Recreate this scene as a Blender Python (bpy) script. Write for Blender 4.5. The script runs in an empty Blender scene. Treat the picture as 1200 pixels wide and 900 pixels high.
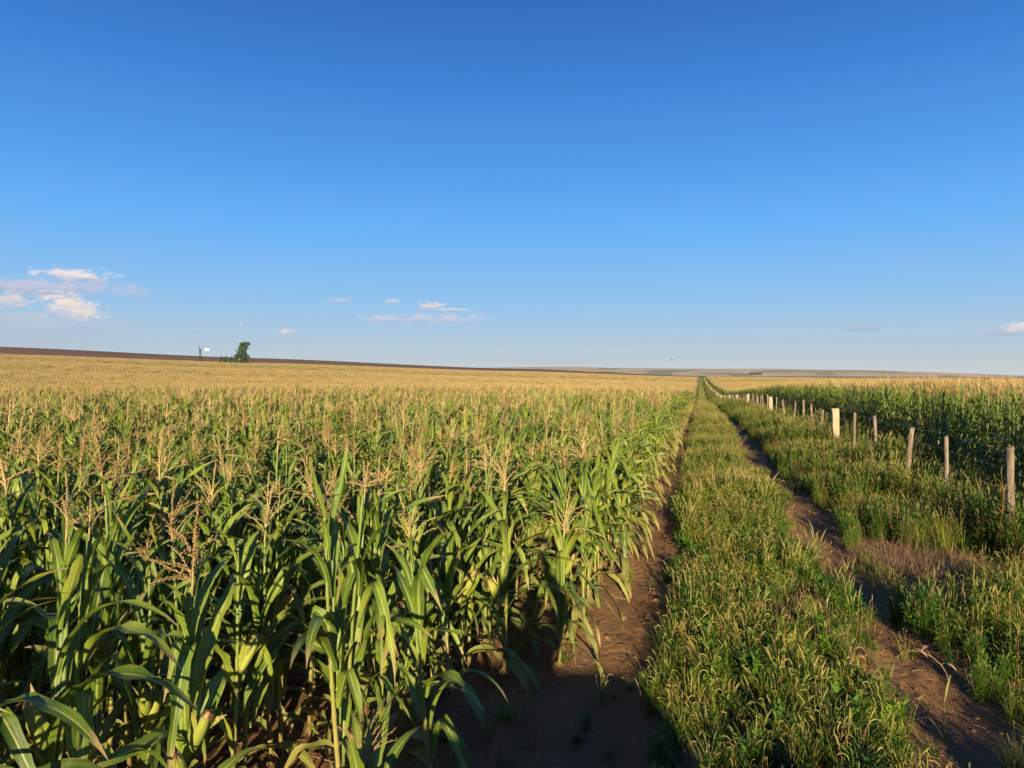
import bpy, bmesh, math, random
import numpy as np
from mathutils import Vector, Matrix, Euler
R = math.radians
S = bpy.context.scene
COL = S.collection
rng = np.random.default_rng(11)
random.seed(11)

# ------------------------------------------------------------------ camera
# world: +Y runs along the farm track, +X to the right of it, camera above (0,0)
F = 830.0; YAW = 14.84; CAM_H = 2.1; U0 = 600.0; V0 = 440.0
cd = bpy.data.cameras.new('camera'); cam = bpy.data.objects.new('camera', cd); COL.objects.link(cam)
cd.sensor_width = 36; cd.lens = 36 * F / 1200; cd.clip_start = 0.05; cd.clip_end = 40000
cam.location = (0, 0, CAM_H)
cam.rotation_euler = (R(90 - 0.69), 0, R(YAW))
S.camera = cam

# ------------------------------------------------------------------ light
SUN_EL = 13.0
SUN_AZ = 180.0 - YAW + 2.2           # compass-like: 0 = +Y, clockwise; behind the camera, a little right of the track
sl = bpy.data.lights.new('sun', 'SUN'); so = bpy.data.objects.new('sun', sl); COL.objects.link(so)
sl.energy = 5.0; sl.angle = R(0.53); sl.color = (1.0, 0.80, 0.52)
sd = Vector((math.sin(R(SUN_AZ)) * math.cos(R(SUN_EL)), math.cos(R(SUN_AZ)) * math.cos(R(SUN_EL)), math.sin(R(SUN_EL))))
so.rotation_euler = (-sd).to_track_quat('-Z', 'Y').to_euler()
so.location = (0, 0, 50)
S.view_settings.view_transform = 'Standard'; S.view_settings.look = 'None'
S.view_settings.exposure = 0.95; S.view_settings.gamma = 1.0
S.cycles.max_bounces = 6; S.cycles.diffuse_bounces = 2; S.cycles.glossy_bounces = 2
S.cycles.transmission_bounces = 3; S.cycles.transparent_max_bounces = 4
S.cycles.use_adaptive_sampling = True


class NT:
    """small helper for node trees"""
    def __init__(s, tree): s.t = tree; s.n = tree.nodes; s.l = tree.links
    def new(s, typ, **kw):
        x = s.n.new(typ)
        for k, v in kw.items(): setattr(x, k, v)
        return x
    def put(s, sock, v):
        if isinstance(v, bpy.types.NodeSocket): s.l.new(v, sock)
        elif isinstance(v, (tuple, list)) and len(v) == 3 and sock.type == 'RGBA': sock.default_value = (*v, 1)
        else: sock.default_value = v
    def math(s, op, a, b=None, c=None, clamp=False):
        x = s.new('ShaderNodeMath', operation=op, use_clamp=clamp); s.put(x.inputs[0], a)
        if b is not None: s.put(x.inputs[1], b)
        if c is not None: s.put(x.inputs[2], c)
        return x.outputs[0]
    def mix(s, f, a, b, typ='MIX'):
        x = s.new('ShaderNodeMix', data_type='RGBA', blend_type=typ)
        s.put(x.inputs[0], f); s.put(x.inputs[6], a); s.put(x.inputs[7], b); return x.outputs[2]
    def ramp(s, f, stops, interp='LINEAR'):
        x = s.new('ShaderNodeValToRGB'); x.color_ramp.interpolation = interp
        e = x.color_ramp.elements
        while len(e) < len(stops): e.new(0.5)
        for i, (p, c) in enumerate(stops):
            e[i].position = p; e[i].color = (*c, 1) if len(c) == 3 else c
        s.put(x.inputs[0], f); return x.outputs[0]
    def mapr(s, v, a, b, c=0.0, d=1.0, smooth=True):
        x = s.new('ShaderNodeMapRange', interpolation_type='SMOOTHSTEP' if smooth else 'LINEAR')
        s.put(x.inputs[0], v); s.put(x.inputs[1], a); s.put(x.inputs[2], b); s.put(x.inputs[3], c); s.put(x.inputs[4], d)
        return x.outputs[0]
    def noise(s, vec, scale, detail=3, rough=.5, dist=0):
        x = s.new('ShaderNodeTexNoise'); s.put(x.inputs['Vector'], vec); s.put(x.inputs['Scale'], scale)
        x.inputs['Detail'].default_value = detail; x.inputs['Roughness'].default_value = rough
        x.inputs['Distortion'].default_value = dist
        return x.outputs[0]
    def comb(s, x, y, z):
        c = s.new('ShaderNodeCombineXYZ'); s.put(c.inputs[0], x); s.put(c.inputs[1], y); s.put(c.inputs[2], z); return c.outputs[0]


# ------------------------------------------------------------------ sky with clouds
W = bpy.data.worlds.new('World'); S.world = W; W.use_nodes = True
W.node_tree.nodes.clear(); n = NT(W.node_tree)
sky = n.new('ShaderNodeTexSky', sky_type='NISHITA'); sky.sun_disc = False
sky.sun_elevation = R(SUN_EL); sky.sun_rotation = R(SUN_AZ)
sky.altitude = 800; sky.air_density = 1.0; sky.dust_density = 0.6; sky.ozone_density = 3.0
tc = n.new('ShaderNodeTexCoord'); sep = n.new('ShaderNodeSeparateXYZ'); n.l.new(tc.outputs['Generated'], sep.inputs[0])
X_, Y_, Z_ = sep.outputs
az = n.math('MULTIPLY', n.math('ARCTAN2', X_, Y_), 180 / math.pi)       # degrees right of the track
el = n.math('MULTIPLY', n.math('ARCSINE', Z_), 180 / math.pi)
SKYSTR = 0.10
grad = n.ramp(n.math('DIVIDE', el, 90.0, clamp=True), [
    (0.0, (.60, .66, .68)), (.014, (.47, .58, .67)), (.042, (.36, .56, .78)), (.069, (.25, .53, .88)), (.125, (.125, .45, .97)),
    (.18, (.070, .33, .87)), (.25, (.036, .215, .69)), (.31, (.022, .145, .53)), (.5, (.010, .06, .30)), (1.0, (.006, .03, .18))])
# physical sky pulled towards the deep clean blue of this evening
skyc = n.mix(0.12, grad, n.mix(1.0, sky.outputs[0], (.10, .10, .10), 'MULTIPLY'))


def uv2ang(u, v):
    a = math.degrees(math.atan((u - U0) / F)) - YAW
    e = math.degrees(math.atan((V0 - v) / F * math.cos(math.atan((u - U0) / F))))
    return a, e


def cloud(cols, u, v, hw, hh, light, dark, dens, sc, seed, slope=0.0):
    a0, e0 = uv2ang(u, v)
    k = math.degrees(1 / F) * math.cos(math.atan((u - U0) / F)) ** 2
    wa, we = hw * k, hh * math.degrees(1 / F)
    dx = n.math('DIVIDE', n.math('SUBTRACT', az, a0), wa)
    dy = n.math('DIVIDE', n.math('SUBTRACT', el, e0), we)
    dy = n.math('ADD', dy, n.math('MULTIPLY', dx, slope))
    rr = n.math('SQRT', n.math('ADD', n.math('MULTIPLY', dx, dx), n.math('MULTIPLY', dy, dy)))
    vec = n.comb(n.math('MULTIPLY', az, sc), n.math('MULTIPLY', el, sc * 2.2), seed)
    nz = n.noise(vec, 1.5, 9, .66, .25)
    m = n.math('SUBTRACT', n.math('ADD', n.math('MULTIPLY', n.math('SUBTRACT', nz, .5), 2.6), 1.0), n.math('MULTIPLY', rr, 1.0))
    al = n.math('MULTIPLY', n.mapr(m, .0, .75), dens)
    sh = n.mapr(n.math('ADD', dy, n.math('MULTIPLY', n.math('SUBTRACT', nz, .5), 3.0)), -.8, .5)
    c = n.mix(sh, dark, light)
    return n.mix(al, cols, c)


WARM = (.86, .74, .66); GREY = (.38, .47, .64); MAUVE = (.42, .48, .62)
c = skyc
# very soft low bands over the horizon
band = n.noise(n.comb(n.math('MULTIPLY', az, .035), n.math('MULTIPLY', el, .9), 2.0), 1.0, 4, .55)
bm_ = n.math('MULTIPLY', n.mapr(band, .45, .75), n.math('MULTIPLY', n.mapr(el, 5.5, 1.2), n.mapr(el, -.2, .9)))
c = n.mix(n.math('MULTIPLY', bm_, .55), c, (.40, .50, .63))
c = cloud(c, 30, 388, 210, 26, (.46, .53, .65), (.42, .50, .64), .6, .12, 61.1)
c = cloud(c, 40, 337, 150, 12, (.55, .58, .72), (.36, .45, .64), .95, .35, 1.1)
c = cloud(c, 90, 324, 66, 9, (.84, .78, .78), (.42, .47, .64), 1.0, .55, 5.3)
c = cloud(c, 86, 361, 46, 17, (.92, .78, .68), (.60, .60, .70), .95, 1.0, 8.7, .45)
c = cloud(c, 14, 353, 27, 11, (.84, .70, .64), (.52, .56, .68), .75, 1.4, 13.2)
c = cloud(c, 40, 374, 50, 9, (.56, .60, .70), (.48, .55, .68), .6, .9, 17.2)
c = cloud(c, 490, 374, 90, 8, (.60, .63, .74), (.42, .53, .71), .85, .6, 21.0)
c = cloud(c, 506, 359, 20, 6, WARM, GREY, 1.0, 1.3, 25.5)
c = cloud(c, 532, 363, 22, 3, (.74, .70, .72), GREY, .8, 1.5, 29.0)
c = cloud(c, 459, 354, 11, 4, (.74, .72, .74), MAUVE, .8, 1.6, 31.0)
c = cloud(c, 397, 352, 28, 3, (.60, .64, .76), MAUVE, .6, 1.2, 33.0)
c = cloud(c, 337, 389, 9, 5, WARM, MAUVE, .85, 2.2, 37.0)
c = cloud(c, 283, 381, 5, 4, (.66, .66, .70), MAUVE, .6, 2.2, 39.0)
c = cloud(c, 228, 387, 17, 3, (.60, .62, .70), MAUVE, .5, 1.8, 41.0)
c = cloud(c, 584, 412, 9, 3, (.74, .70, .68), MAUVE, .6, 2.2, 43.0)
c = cloud(c, 1010, 386, 32, 4, MAUVE, (.36, .42, .56), .85, 1.2, 47.0)
c = cloud(c, 1180, 389, 40, 6, (.50, .55, .68), (.36, .44, .60), .8, 1.1, 51.0)
c = cloud(c, 1192, 384, 24, 7, (.84, .76, .74), GREY, .95, 1.6, 53.0)
# keep what lies below the horizon plain
c = n.mix(n.mapr(el, -1.0, -.05), (.25, .27, .25), c)
bg = n.new('ShaderNodeBackground'); n.l.new(n.mix(1.0, c, (5.2, 5.2, 5.2), 'MULTIPLY'), bg.inputs[0]); bg.inputs[1].default_value = SKYSTR
ow = n.new('ShaderNodeOutputWorld'); n.l.new(bg.outputs[0], ow.inputs[0])


# ------------------------------------------------------------------ materials
def mat(name):
    m = bpy.data.materials.new(name); m.use_nodes = True; m.node_tree.nodes.clear()
    return m, NT(m.node_tree)


def finish(n, col, rough=.6, spec=.4, bump=None, bstr=.3, bdist=.01, transl=0.0, tcol=None, metal=0.0):
    p = n.new('ShaderNodeBsdfPrincipled'); n.put(p.inputs['Base Color'], col); n.put(p.inputs['Roughness'], rough)
    n.put(p.inputs['Specular IOR Level'], spec); p.inputs['Metallic'].default_value = metal
    o = n.new('ShaderNodeOutputMaterial')
    if bump is not None:
        b = n.new('ShaderNodeBump'); b.inputs['Strength'].default_value = bstr; b.inputs['Distance'].default_value = bdist
        n.put(b.inputs['Height'], bump); n.l.new(b.outputs[0], p.inputs['Normal'])
    if transl > 0:
        t = n.new('ShaderNodeBsdfTranslucent'); n.put(t.inputs[0], tcol if tcol is not None else col)
        mx = n.new('ShaderNodeMixShader'); mx.inputs[0].default_value = transl
        n.l.new(p.outputs[0], mx.inputs[1]); n.l.new(t.outputs[0], mx.inputs[2]); n.l.new(mx.outputs[0], o.inputs[0])
    else: n.l.new(p.outputs[0], o.inputs[0])


def plain(name, col, rough=.6, spec=.4, vary=.25, scale=8.0, metal=0.0, bstr=.2):
    m, n = mat(name); g = n.new('ShaderNodeTexCoord').outputs['Object']
    nz = n.noise(g, scale, 4)
    c1 = tuple(x * (1 - vary) for x in col); c2 = tuple(min(1, x * (1 + vary)) for x in col)
    finish(n, n.ramp(nz, [(.3, c1), (.7, c2)]), rough, spec, nz, bstr, .01, metal=metal); return m


def leaf_material(name, stops, midrib, dryness=.2, rough=.36, transl=.12, wear=True, patch=.0):
    """long blade leaf: colour by plant, pale midrib, fine veins, dry tip and spots"""
    m, n = mat(name)
    uv = n.new('ShaderNodeUVMap').outputs[0]; sp = n.new('ShaderNodeSeparateXYZ'); n.l.new(uv, sp.inputs[0])
    u, v = sp.outputs[0], sp.outputs[1]
    oi = n.new('ShaderNodeObjectInfo').outputs['Random']
    pos = n.new('ShaderNodeNewGeometry').outputs['Position']
    f = n.math('ADD', n.math('MULTIPLY', n.noise(pos, 2.6, 3, .6), .72), n.math('MULTIPLY', oi, .28))
    col = n.ramp(f, stops)
    vein = n.noise(n.comb(n.math('MULTIPLY', u, 26.0), n.math('MULTIPLY', v, 1.2), oi), 1.0, 3, .6)
    col = n.mix(n.mapr(vein, .42, .70, 0, .6), col, n.mix(.5, col, (.34, .40, .10)))
    dust = n.noise(pos, 22, 4, .7); col = n.mix(n.mapr(dust, .50, .72, 0, .35), col, (.26, .25, .10))
    mid = n.mapr(n.math('ABSOLUTE', n.math('SUBTRACT', u, .5)), .035, .085, 1.0, 0.0)
    col = n.mix(n.math('MULTIPLY', mid, .75), col, midrib)
    if wear:
        nz = n.noise(n.comb(n.math('MULTIPLY', u, 6), n.math('MULTIPLY', v, 9), n.math('MULTIPLY', oi, 50)), 1.0, 4, .65)
        edge = n.math('ABSOLUTE', n.math('SUBTRACT', u, .5))
        d = n.math('ADD', n.math('MULTIPLY', n.mapr(v, .72, 1.0), .45), n.math('MULTIPLY', n.mapr(edge, .38, .5), .12))
        d = n.mapr(n.math('ADD', n.math('ADD', nz, d), (dryness - .2)), .66, .84)
        col = n.mix(n.math('MULTIPLY', d, .9), col, (.36, .25, .11))
    finish(n, col, rough, .35, n.math('ADD', vein, n.math('MULTIPLY', dust, .5)), .45, .005, transl, n.mix(.35, col, (.42, .48, .04)))
    return m


M = {}
M['leaf'] = leaf_material('maize_leaf', [(.30, (.036, .080, .007)), (.43, (.072, .140, .011)), (.56, (.140, .215, .018)), (.72, (.27, .31, .035))], (.40, .43, .13))
M['leaf_low'] = leaf_material('maize_leaf_old', [(.3, (.10, .16, .02)), (.6, (.20, .22, .04)), (.8, (.32, .23, .08))], (.36, .30, .14), dryness=.30, rough=.6)
M['husk'] = leaf_material('maize_husk', [(.3, (.20, .28, .035)), (.7, (.44, .42, .07))], (.42, .44, .10), dryness=.22, rough=.5, transl=.15)


def stalk_material():
    m, n = mat('maize_stalk'); g = n.new('ShaderNodeTexCoord').outputs['Object']; sp = n.new('ShaderNodeSeparateXYZ'); n.l.new(g, sp.inputs[0])
    oi = n.new('ShaderNodeObjectInfo').outputs['Random']
    nz = n.noise(n.comb(n.math('MULTIPLY', sp.outputs[0], 40), n.math('MULTIPLY', sp.outputs[1], 40), n.math('MULTIPLY', sp.outputs[2], 5)), 1, 4)
    h = n.math('ADD', n.math('DIVIDE', sp.outputs[2], 1.4), n.math('MULTIPLY', n.math('SUBTRACT', nz, .5), .5))
    col = n.ramp(h, [(.02, (.20, .13, .05)), (.18, (.30, .26, .07)), (.45, (.20, .25, .05)), (.9, (.16, .23, .05))])
    col = n.mix(n.math('MULTIPLY', oi, .3), col, (.12, .2, .04))
    finish(n, col, .5, .4, nz, .3, .003); return m


M['stalk'] = stalk_material()


def tassel_material(name='maize_tassel'):
    m, n = mat(name); g = n.new('ShaderNodeNewGeometry').outputs['Position']
    oi = n.new('ShaderNodeObjectInfo').outputs['Random']
    f = n.math('ADD', n.math('MULTIPLY', n.noise(g, 60, 2), .55), n.math('MULTIPLY', oi, .45))
    col = n.ramp(f, [(.2, (.26, .16, .06)), (.42, (.50, .35, .15)), (.62, (.62, .47, .21)), (.85, (.44, .42, .12))])
    finish(n, col, .75, .15, transl=.2); return m


M['tassel'] = tassel_material()
M['silk'] = plain('maize_silk', (.16, .07, .035), .8, .2)


def blade_material(name, stops, rough=.55, transl=.2, scale=1.1, tip=None):
    m, n = mat(name)
    oi = n.new('ShaderNodeObjectInfo').outputs['Random']; pos = n.new('ShaderNodeNewGeometry').outputs['Position']
    f = n.math('ADD', n.math('MULTIPLY', n.noise(pos, scale, 4, .6), .75), n.math('MULTIPLY', oi, .25))
    col = n.ramp(f, stops)
    if tip:
        uv = n.new('ShaderNodeUVMap').outputs[0]; sp = n.new('ShaderNodeSeparateXYZ'); n.l.new(uv, sp.inputs[0])
        col = n.mix(n.math('MULTIPLY', n.mapr(sp.outputs[1], .3, 1.0), .7), col, tip)
    finish(n, col, rough, .35, transl=transl); return m


M['grass'] = blade_material('track_grass', [(.34, (.030, .085, .006)), (.46, (.075, .160, .011)), (.57, (.17, .22, .02)), (.70, (.34, .27, .05))], tip=(.22, .24, .035))
M['weed'] = blade_material('bushy_weed', [(.32, (.045, .110, .008)), (.5, (.10, .205, .014)), (.64, (.18, .265, .02)), (.78, (.32, .30, .04))])
M['seed'] = blade_material('seed_head', [(.3, (.22, .22, .05)), (.55, (.36, .33, .10)), (.75, (.42, .28, .10))], .8, .25)
M['dry'] = blade_material('dry_straw', [(.3, (.16, .09, .045)), (.55, (.32, .21, .11)), (.75, (.48, .36, .20))], .85, .1, 6)
M['red_stem'] = plain('reddish_dry_stem', (.32, .15, .08), .7, .3)


# ------------------------------------------------------------------ mesh building
class MB:
    def __init__(s): s.v = []; s.f = []; s.uv = []; s.mi = []; s.nv = 0
    def add(s, V, Fc, UV=None, mi=0):
        V = np.asarray(V, float).reshape(-1, 3)
        if UV is None: UV = np.zeros((len(V), 2))
        s.v.append(V); s.uv.append(np.asarray(UV, float).reshape(-1, 2))
        for f in Fc: s.f.append(tuple(i + s.nv for i in f)); s.mi.append(mi)
        s.nv += len(V)
    def merge(s, o, mtx=None, mimap=None):
        V, UV = o.arr()
        if mtx is not None:
            A = np.array(mtx); V = V @ A[:3, :3].T + A[:3, 3]
        s.v.append(V); s.uv.append(UV)
        for f, m in zip(o.f, o.mi):
            s.f.append(tuple(i + s.nv for i in f)); s.mi.append(m if mimap is None else mimap)
        s.nv += len(V)
    def arr(s): return np.concatenate(s.v), np.concatenate(s.uv)
    def mesh(s, name, mats, smooth=True):
        V, UV = s.arr()
        me = bpy.data.meshes.new(name); me.from_pydata(V.tolist(), [], s.f); me.update()
        for m in mats: me.materials.append(m)
        if len(mats) > 1: me.polygons.foreach_set('material_index', s.mi)
        ul = me.uv_layers.new(name='UVMap'); li = np.empty(len(me.loops), np.int32); me.loops.foreach_get('vertex_index', li)
        ul.data.foreach_set('uv', UV[li].astype(np.float32).ravel())
        if smooth: me.polygons.foreach_set('use_smooth', [True] * len(me.polygons))
        me.update(); return me
    def box(s, x0, x1, y0, y1, z0, z1, mi=0, M_=None):
        V = np.array([(x, y, z) for z in (z0, z1) for y in (y0, y1) for x in (x0, x1)], float)
        if M_ is not None: A = np.array(M_); V = V @ A[:3, :3].T + A[:3, 3]
        s.add(V, [(0, 2, 3, 1), (4, 5, 7, 6), (0, 1, 5, 4), (2, 6, 7, 3), (0, 4, 6, 2), (1, 3, 7, 5)], None, mi)
    def tube(s, P, rad, sides=6, mi=0, cap=True, uvv=None):
        P = np.asarray(P, float); k = len(P); rad = np.broadcast_to(rad, (k,))
        T = np.gradient(P, axis=0); T /= np.linalg.norm(T, axis=1)[:, None] + 1e-9
        ref = np.array([0, 0, 1.]) if abs(T[0][2]) < .9 else np.array([1., 0, 0])
        V = []; UV = []
        for i in range(k):
            a = np.cross(T[i], ref); a /= np.linalg.norm(a) + 1e-9; b = np.cross(T[i], a)
            for j in range(sides):
                t = 2 * math.pi * j / sides
                V.append(P[i] + rad[i] * (math.cos(t) * a + math.sin(t) * b)); UV.append((j / sides, i / (k - 1)))
        Fc = [(i * sides + j, i * sides + (j + 1) % sides, (i + 1) * sides + (j + 1) % sides, (i + 1) * sides + j) for i in range(k - 1) for j in range(sides)]
        if cap: Fc.append(tuple(range(sides - 1, -1, -1))); Fc.append(tuple((k - 1) * sides + j for j in range(sides)))
        s.add(V, Fc, UV, mi)


def tag(o, label=None, cat=None, group=None, kind=None):
    if label: o['label'] = label
    if cat: o['category'] = cat
    if group: o['group'] = group
    if kind: o['kind'] = kind
    return o


def link(name, me, parent=None, loc=None, rot=None, scl=None):
    o = bpy.data.objects.new(name, me); COL.objects.link(o)
    if parent is not None: o.parent = parent
    if loc is not None: o.location = loc
    if rot is not None: o.rotation_euler = rot
    if scl is not None: o.scale = scl
    return o


def empty(name, loc, rz=0.0):
    o = bpy.data.objects.new(name, None); COL.objects.link(o); o.location = loc; o.rotation_euler = (0, 0, rz)
    o.empty_display_size = .2; return o


def vnoise(x, y, s=1.0, seed=0):
    """smooth value noise on numpy arrays"""
    x = np.asarray(x, float) * s + seed * 17.3; y = np.asarray(y, float) * s - seed * 9.1
    xi = np.floor(x).astype(np.int64); yi = np.floor(y).astype(np.int64); fx = x - xi; fy = y - yi
    fx = fx * fx * (3 - 2 * fx); fy = fy * fy * (3 - 2 * fy)
    def h(a, b):
        v = (a * 374761393 + b * 668265263 + seed * 1274126177) & 0x7fffffff
        v = ((v ^ (v >> 13)) * 1274126177) & 0x7fffffff
        return ((v ^ (v >> 16)) & 0xffff) / 65535.0
    return (h(xi, yi) * (1 - fx) + h(xi + 1, yi) * fx) * (1 - fy) + (h(xi, yi + 1) * (1 - fx) + h(xi + 1, yi + 1) * fx) * fy


# ------------------------------------------------------------------ terrain
AZ = np.array([-51, -34.7, -14.8, 0, 10.9, 21.0])
TR = np.array([0, 12, 20, 35, 52, 80, 120, 200, 350, 600, 1400, 2500, 4500, 9000.])
TZ = np.array([  # rows: radius, cols: azimuth
    [0, 0, 0, 0, 0, 0], [0, 0, 0, 0, 0, 0],
    [0, 0, 0, -.07, 0, 0], [-.05, -.06, -.1, -.2, -.1, -.05], [-.2, -.25, -.35, -.5, -.3, -.2],
    [-.3, -.6, -1.0, -1.3, -.8, -.4], [0., -.8, -1.6, -2.4, -1.5, -.9], [2.2, .3, -1.6, -2.9, -2.2, -1.4],
    [7., 3.8, -.2, -2.6, -2.5, -2.], [15., 10.6, 4.2, -.6, -2., -2.], [47.6, 34, 15.6, 1.0, -.6, -.8],
    [34., 24, 12., 1, -1, -6], [40, 26, 54, 50, 30, 3], [0, 0, 0, 0, 0, -20]])


def ground_z(x, y):
    x = np.asarray(x, float); y = np.asarray(y, float)
    r = np.hypot(x, y); a = np.degrees(np.arctan2(x, y))
    ac = np.clip(a, AZ[0], AZ[-1]); out = np.zeros_like(r)
    cols = np.stack([np.interp(np.log1p(r), np.log1p(TR), TZ[:, j]) for j in range(len(AZ))], -1)
    j = np.clip(np.searchsorted(AZ, ac, side='right') - 1, 0, len(AZ) - 2)
    f = (ac - AZ[j]) / (AZ[j + 1] - AZ[j]); f = f * f * (3 - 2 * f) * .5 + f * .5
    c0 = np.take_along_axis(cols, j[..., None], -1)[..., 0]; c1 = np.take_along_axis(cols, (j + 1)[..., None], -1)[..., 0]
    z = c0 * (1 - f) + c1 * f
    over = np.maximum(AZ[0] - a, a - AZ[-1]); z = z * (1 - .8 * np.clip(over / 80, 0, 1))
    z = z + np.where(r > 2500, (vnoise(a, r * 0, .18, 3) - .5) * 16 * np.clip((r - 2500) / 2000, 0, 1) * (r < 7000), 0)
    return z


def rut(x, c, w): return np.exp(-((x - c) / w) ** 4)


LRUT, RRUT = -.60, 1.45       # wheel ruts
def ground_near(x, y):
    z = ground_z(x, y); r = np.hypot(x, y); k = np.clip(1 - r / 90, 0, 1)
    wob = .06 * np.sin(y * .23) + .04 * np.sin(y * .61 + 1)
    d = -.05 * rut(x - wob, LRUT, .25) - .06 * rut(x - wob, RRUT, .25) + .05 * np.exp(-((x - .42) / .45) ** 2)
    d = d + .04 * np.exp(-((x - 3.0) / .9) ** 2)
    d = d + (vnoise(x, y, 1.6, 1) - .5) * .07 + (vnoise(x, y, 6, 2) - .5) * .045 + (vnoise(x, y, 15, 4) - .5) * .028
    return z + d * k


def lerp3(a, b, t): return np.asarray(a) * (1 - t[..., None]) + np.asarray(b) * t[..., None]


def make_ground():
    nr = 380; rs = np.concatenate([[0.0], np.geomspace(.5, 9000, nr)])
    aa = np.concatenate([np.linspace(-56, 28, 420), np.linspace(28, 304, 120)[1:-1]])
    na = len(aa)
    RR, AA = np.meshgrid(rs, np.radians(aa), indexing='ij')
    X = RR * np.sin(AA); Y = RR * np.cos(AA); Z = ground_near(X, Y)
    V = np.stack([X, Y, Z], -1).reshape(-1, 3)
    i = np.arange(nr)[:, None]; j = np.arange(na)[None]
    jn = (j + 1) % na
    Q = np.stack([i * na + j, (i + 1) * na + j, (i + 1) * na + jn, i * na + jn], -1).reshape(-1, 4)[:, ::-1]
    me = bpy.data.meshes.new('ground')
    me.vertices.add(len(V)); me.vertices.foreach_set('co', V.astype(np.float32).ravel())
    me.loops.add(Q.size); me.loops.foreach_set('vertex_index', Q.astype(np.int32).ravel())
    me.polygons.add(len(Q)); me.polygons.foreach_set('loop_start', np.arange(0, Q.size, 4, dtype=np.int32))
    me.polygons.foreach_set('loop_total', np.full(len(Q), 4, np.int32)); me.update(calc_edges=True); me.validate()
    me.polygons.foreach_set('use_smooth', [True] * len(me.polygons))
    # land cover far away: (colour, weight)
    r = RR.ravel(); a = np.degrees(AA.ravel()); a = np.where(a > 180, a - 360, a)
    C = np.zeros((len(r), 4)); nz = vnoise(a, np.log(r + 1) * 18, .5, 5); n2 = vnoise(a * .4, np.log(r + 1) * 25, 1, 8)
    plough = lerp3((.24, .13, .060), (.13, .078, .040), np.clip((r - 640) / 500 + (nz - .5) * .4, 0, 1))
    stub = lerp3((.42, .29, .15), (.34, .22, .13), n2)
    far = lerp3((.66, .48, .27), (.44, .36, .19), np.clip(n2 * 1.4 - .2, 0, 1))
    far = np.where((nz > .66)[:, None], np.array((.26, .26, .12)), far)
    col = np.where((a < 0.5 + (r - 800) * .002)[:, None], plough, stub)
    yel = (a > .7) & (a < 7.5 + nz * 3) & (r > 560) & (r < 1150)
    col = np.where(yel[:, None], np.array((.60, .46, .16)), col)
    dk = (r > 1250) & (r < 1900) & (a > -14); col = np.where(dk[:, None], np.array((.24, .15, .08)), col)
    col = np.where((r > 1900)[:, None], far, col)
    green = (np.abs(a) < 1.2) & (r > 500) & (r < 1000); col = np.where(green[:, None], np.array((.13, .15, .05)), col)
    C[:, :3] = col; C[:, 3] = np.clip((r - 540) / 60, 0, 1)
    at = me.color_attributes.new('cover', 'FLOAT_COLOR', 'POINT'); at.data.foreach_set('color', C.astype(np.float32).ravel())
    # material
    m, n = mat('field_soil'); pos = n.new('ShaderNodeNewGeometry').outputs['Position']; sp = n.new('ShaderNodeSeparateXYZ'); n.l.new(pos, sp.inputs[0])
    x, y, z = sp.outputs
    n1 = n.noise(pos, .9, 5, .6); n3 = n.noise(pos, 14, 5, .65); n4 = n.noise(pos, 90, 3, .6)
    soil = n.ramp(n.math('ADD', n.math('MULTIPLY', n1, .45), n.math('MULTIPLY', n3, .55)), [(.3, (.16, .085, .036)), (.5, (.30, .165, .070)), (.7, (.42, .25, .12))])
    packed = n.mix(.6, soil, (.37, .21, .095))
    wig = n.math('MULTIPLY', n.math('SUBTRACT', n.noise(pos, .5, 2), .5), .25)
    def bandm(c0, w): return n.mapr(n.math('ABSOLUTE', n.math('ADD', n.math('SUBTRACT', x, c0), wig)), w * .6, w, 1., 0.)
    ruts = n.math('MAXIMUM', bandm(LRUT, .36), bandm(RRUT, .34))
    c = n.mix(n.math('MULTIPLY', ruts, .85), soil, packed)
    straw = n.mapr(n.noise(n.comb(n.math('MULTIPLY', x, 9), n.math('MULTIPLY', y, 30), 0.), 1.0, 4, .7), .60, .72)
    c = n.mix(n.math('MULTIPLY', straw, n.math('SUBTRACT', .5, n.math('MULTIPLY', ruts, .4))), c, (.30, .21, .12))
    strip = n.math('MULTIPLY', n.math('MULTIPLY', n.mapr(x, -.7, -.3), n.mapr(x, 4.4, 4.0)), n.mapr(y, 22, 55))
    gr = n.ramp(n.noise(pos, .8, 4), [(.35, (.075, .10, .025)), (.65, (.16, .16, .045))])
    c = n.mix(n.math('MULTIPLY', strip, .9), c, gr)
    ca = n.new('ShaderNodeVertexColor', layer_name='cover')
    fn = n.noise(pos, .02, 5, .6)
    cc = n.mix(1.0, ca.outputs[0], n.ramp(fn, [(.3, (.85, .85, .85)), (.7, (1.15, 1.12, 1.1))]), 'MULTIPLY')
    c = n.mix(ca.outputs[1], c, cc)
    def tread(c0):
        d_ = n.math('ABSOLUTE', n.math('ADD', n.math('SUBTRACT', x, c0), wig))
        w_ = n.math('SINE', n.math('ADD', n.math('MULTIPLY', y, 46.0), n.math('MULTIPLY', d_, 42.0)))
        return n.math('MULTIPLY', n.mapr(w_, .1, .6), n.math('MULTIPLY', n.mapr(d_, .10, .16, 1., 0.), n.mapr(n1, .42, .58)))
    hgt = n.math('ADD', n.math('ADD', n3, n.math('MULTIPLY', n4, .5)), n.math('MULTIPLY', n.math('ADD', tread(LRUT), tread(RRUT)), -.35))
    finish(n, c, .9, .15, hgt, 1.0, .05)
    me.materials.append(m)
    o = link('ground', me); tag(o, kind='structure')


make_ground()

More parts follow.
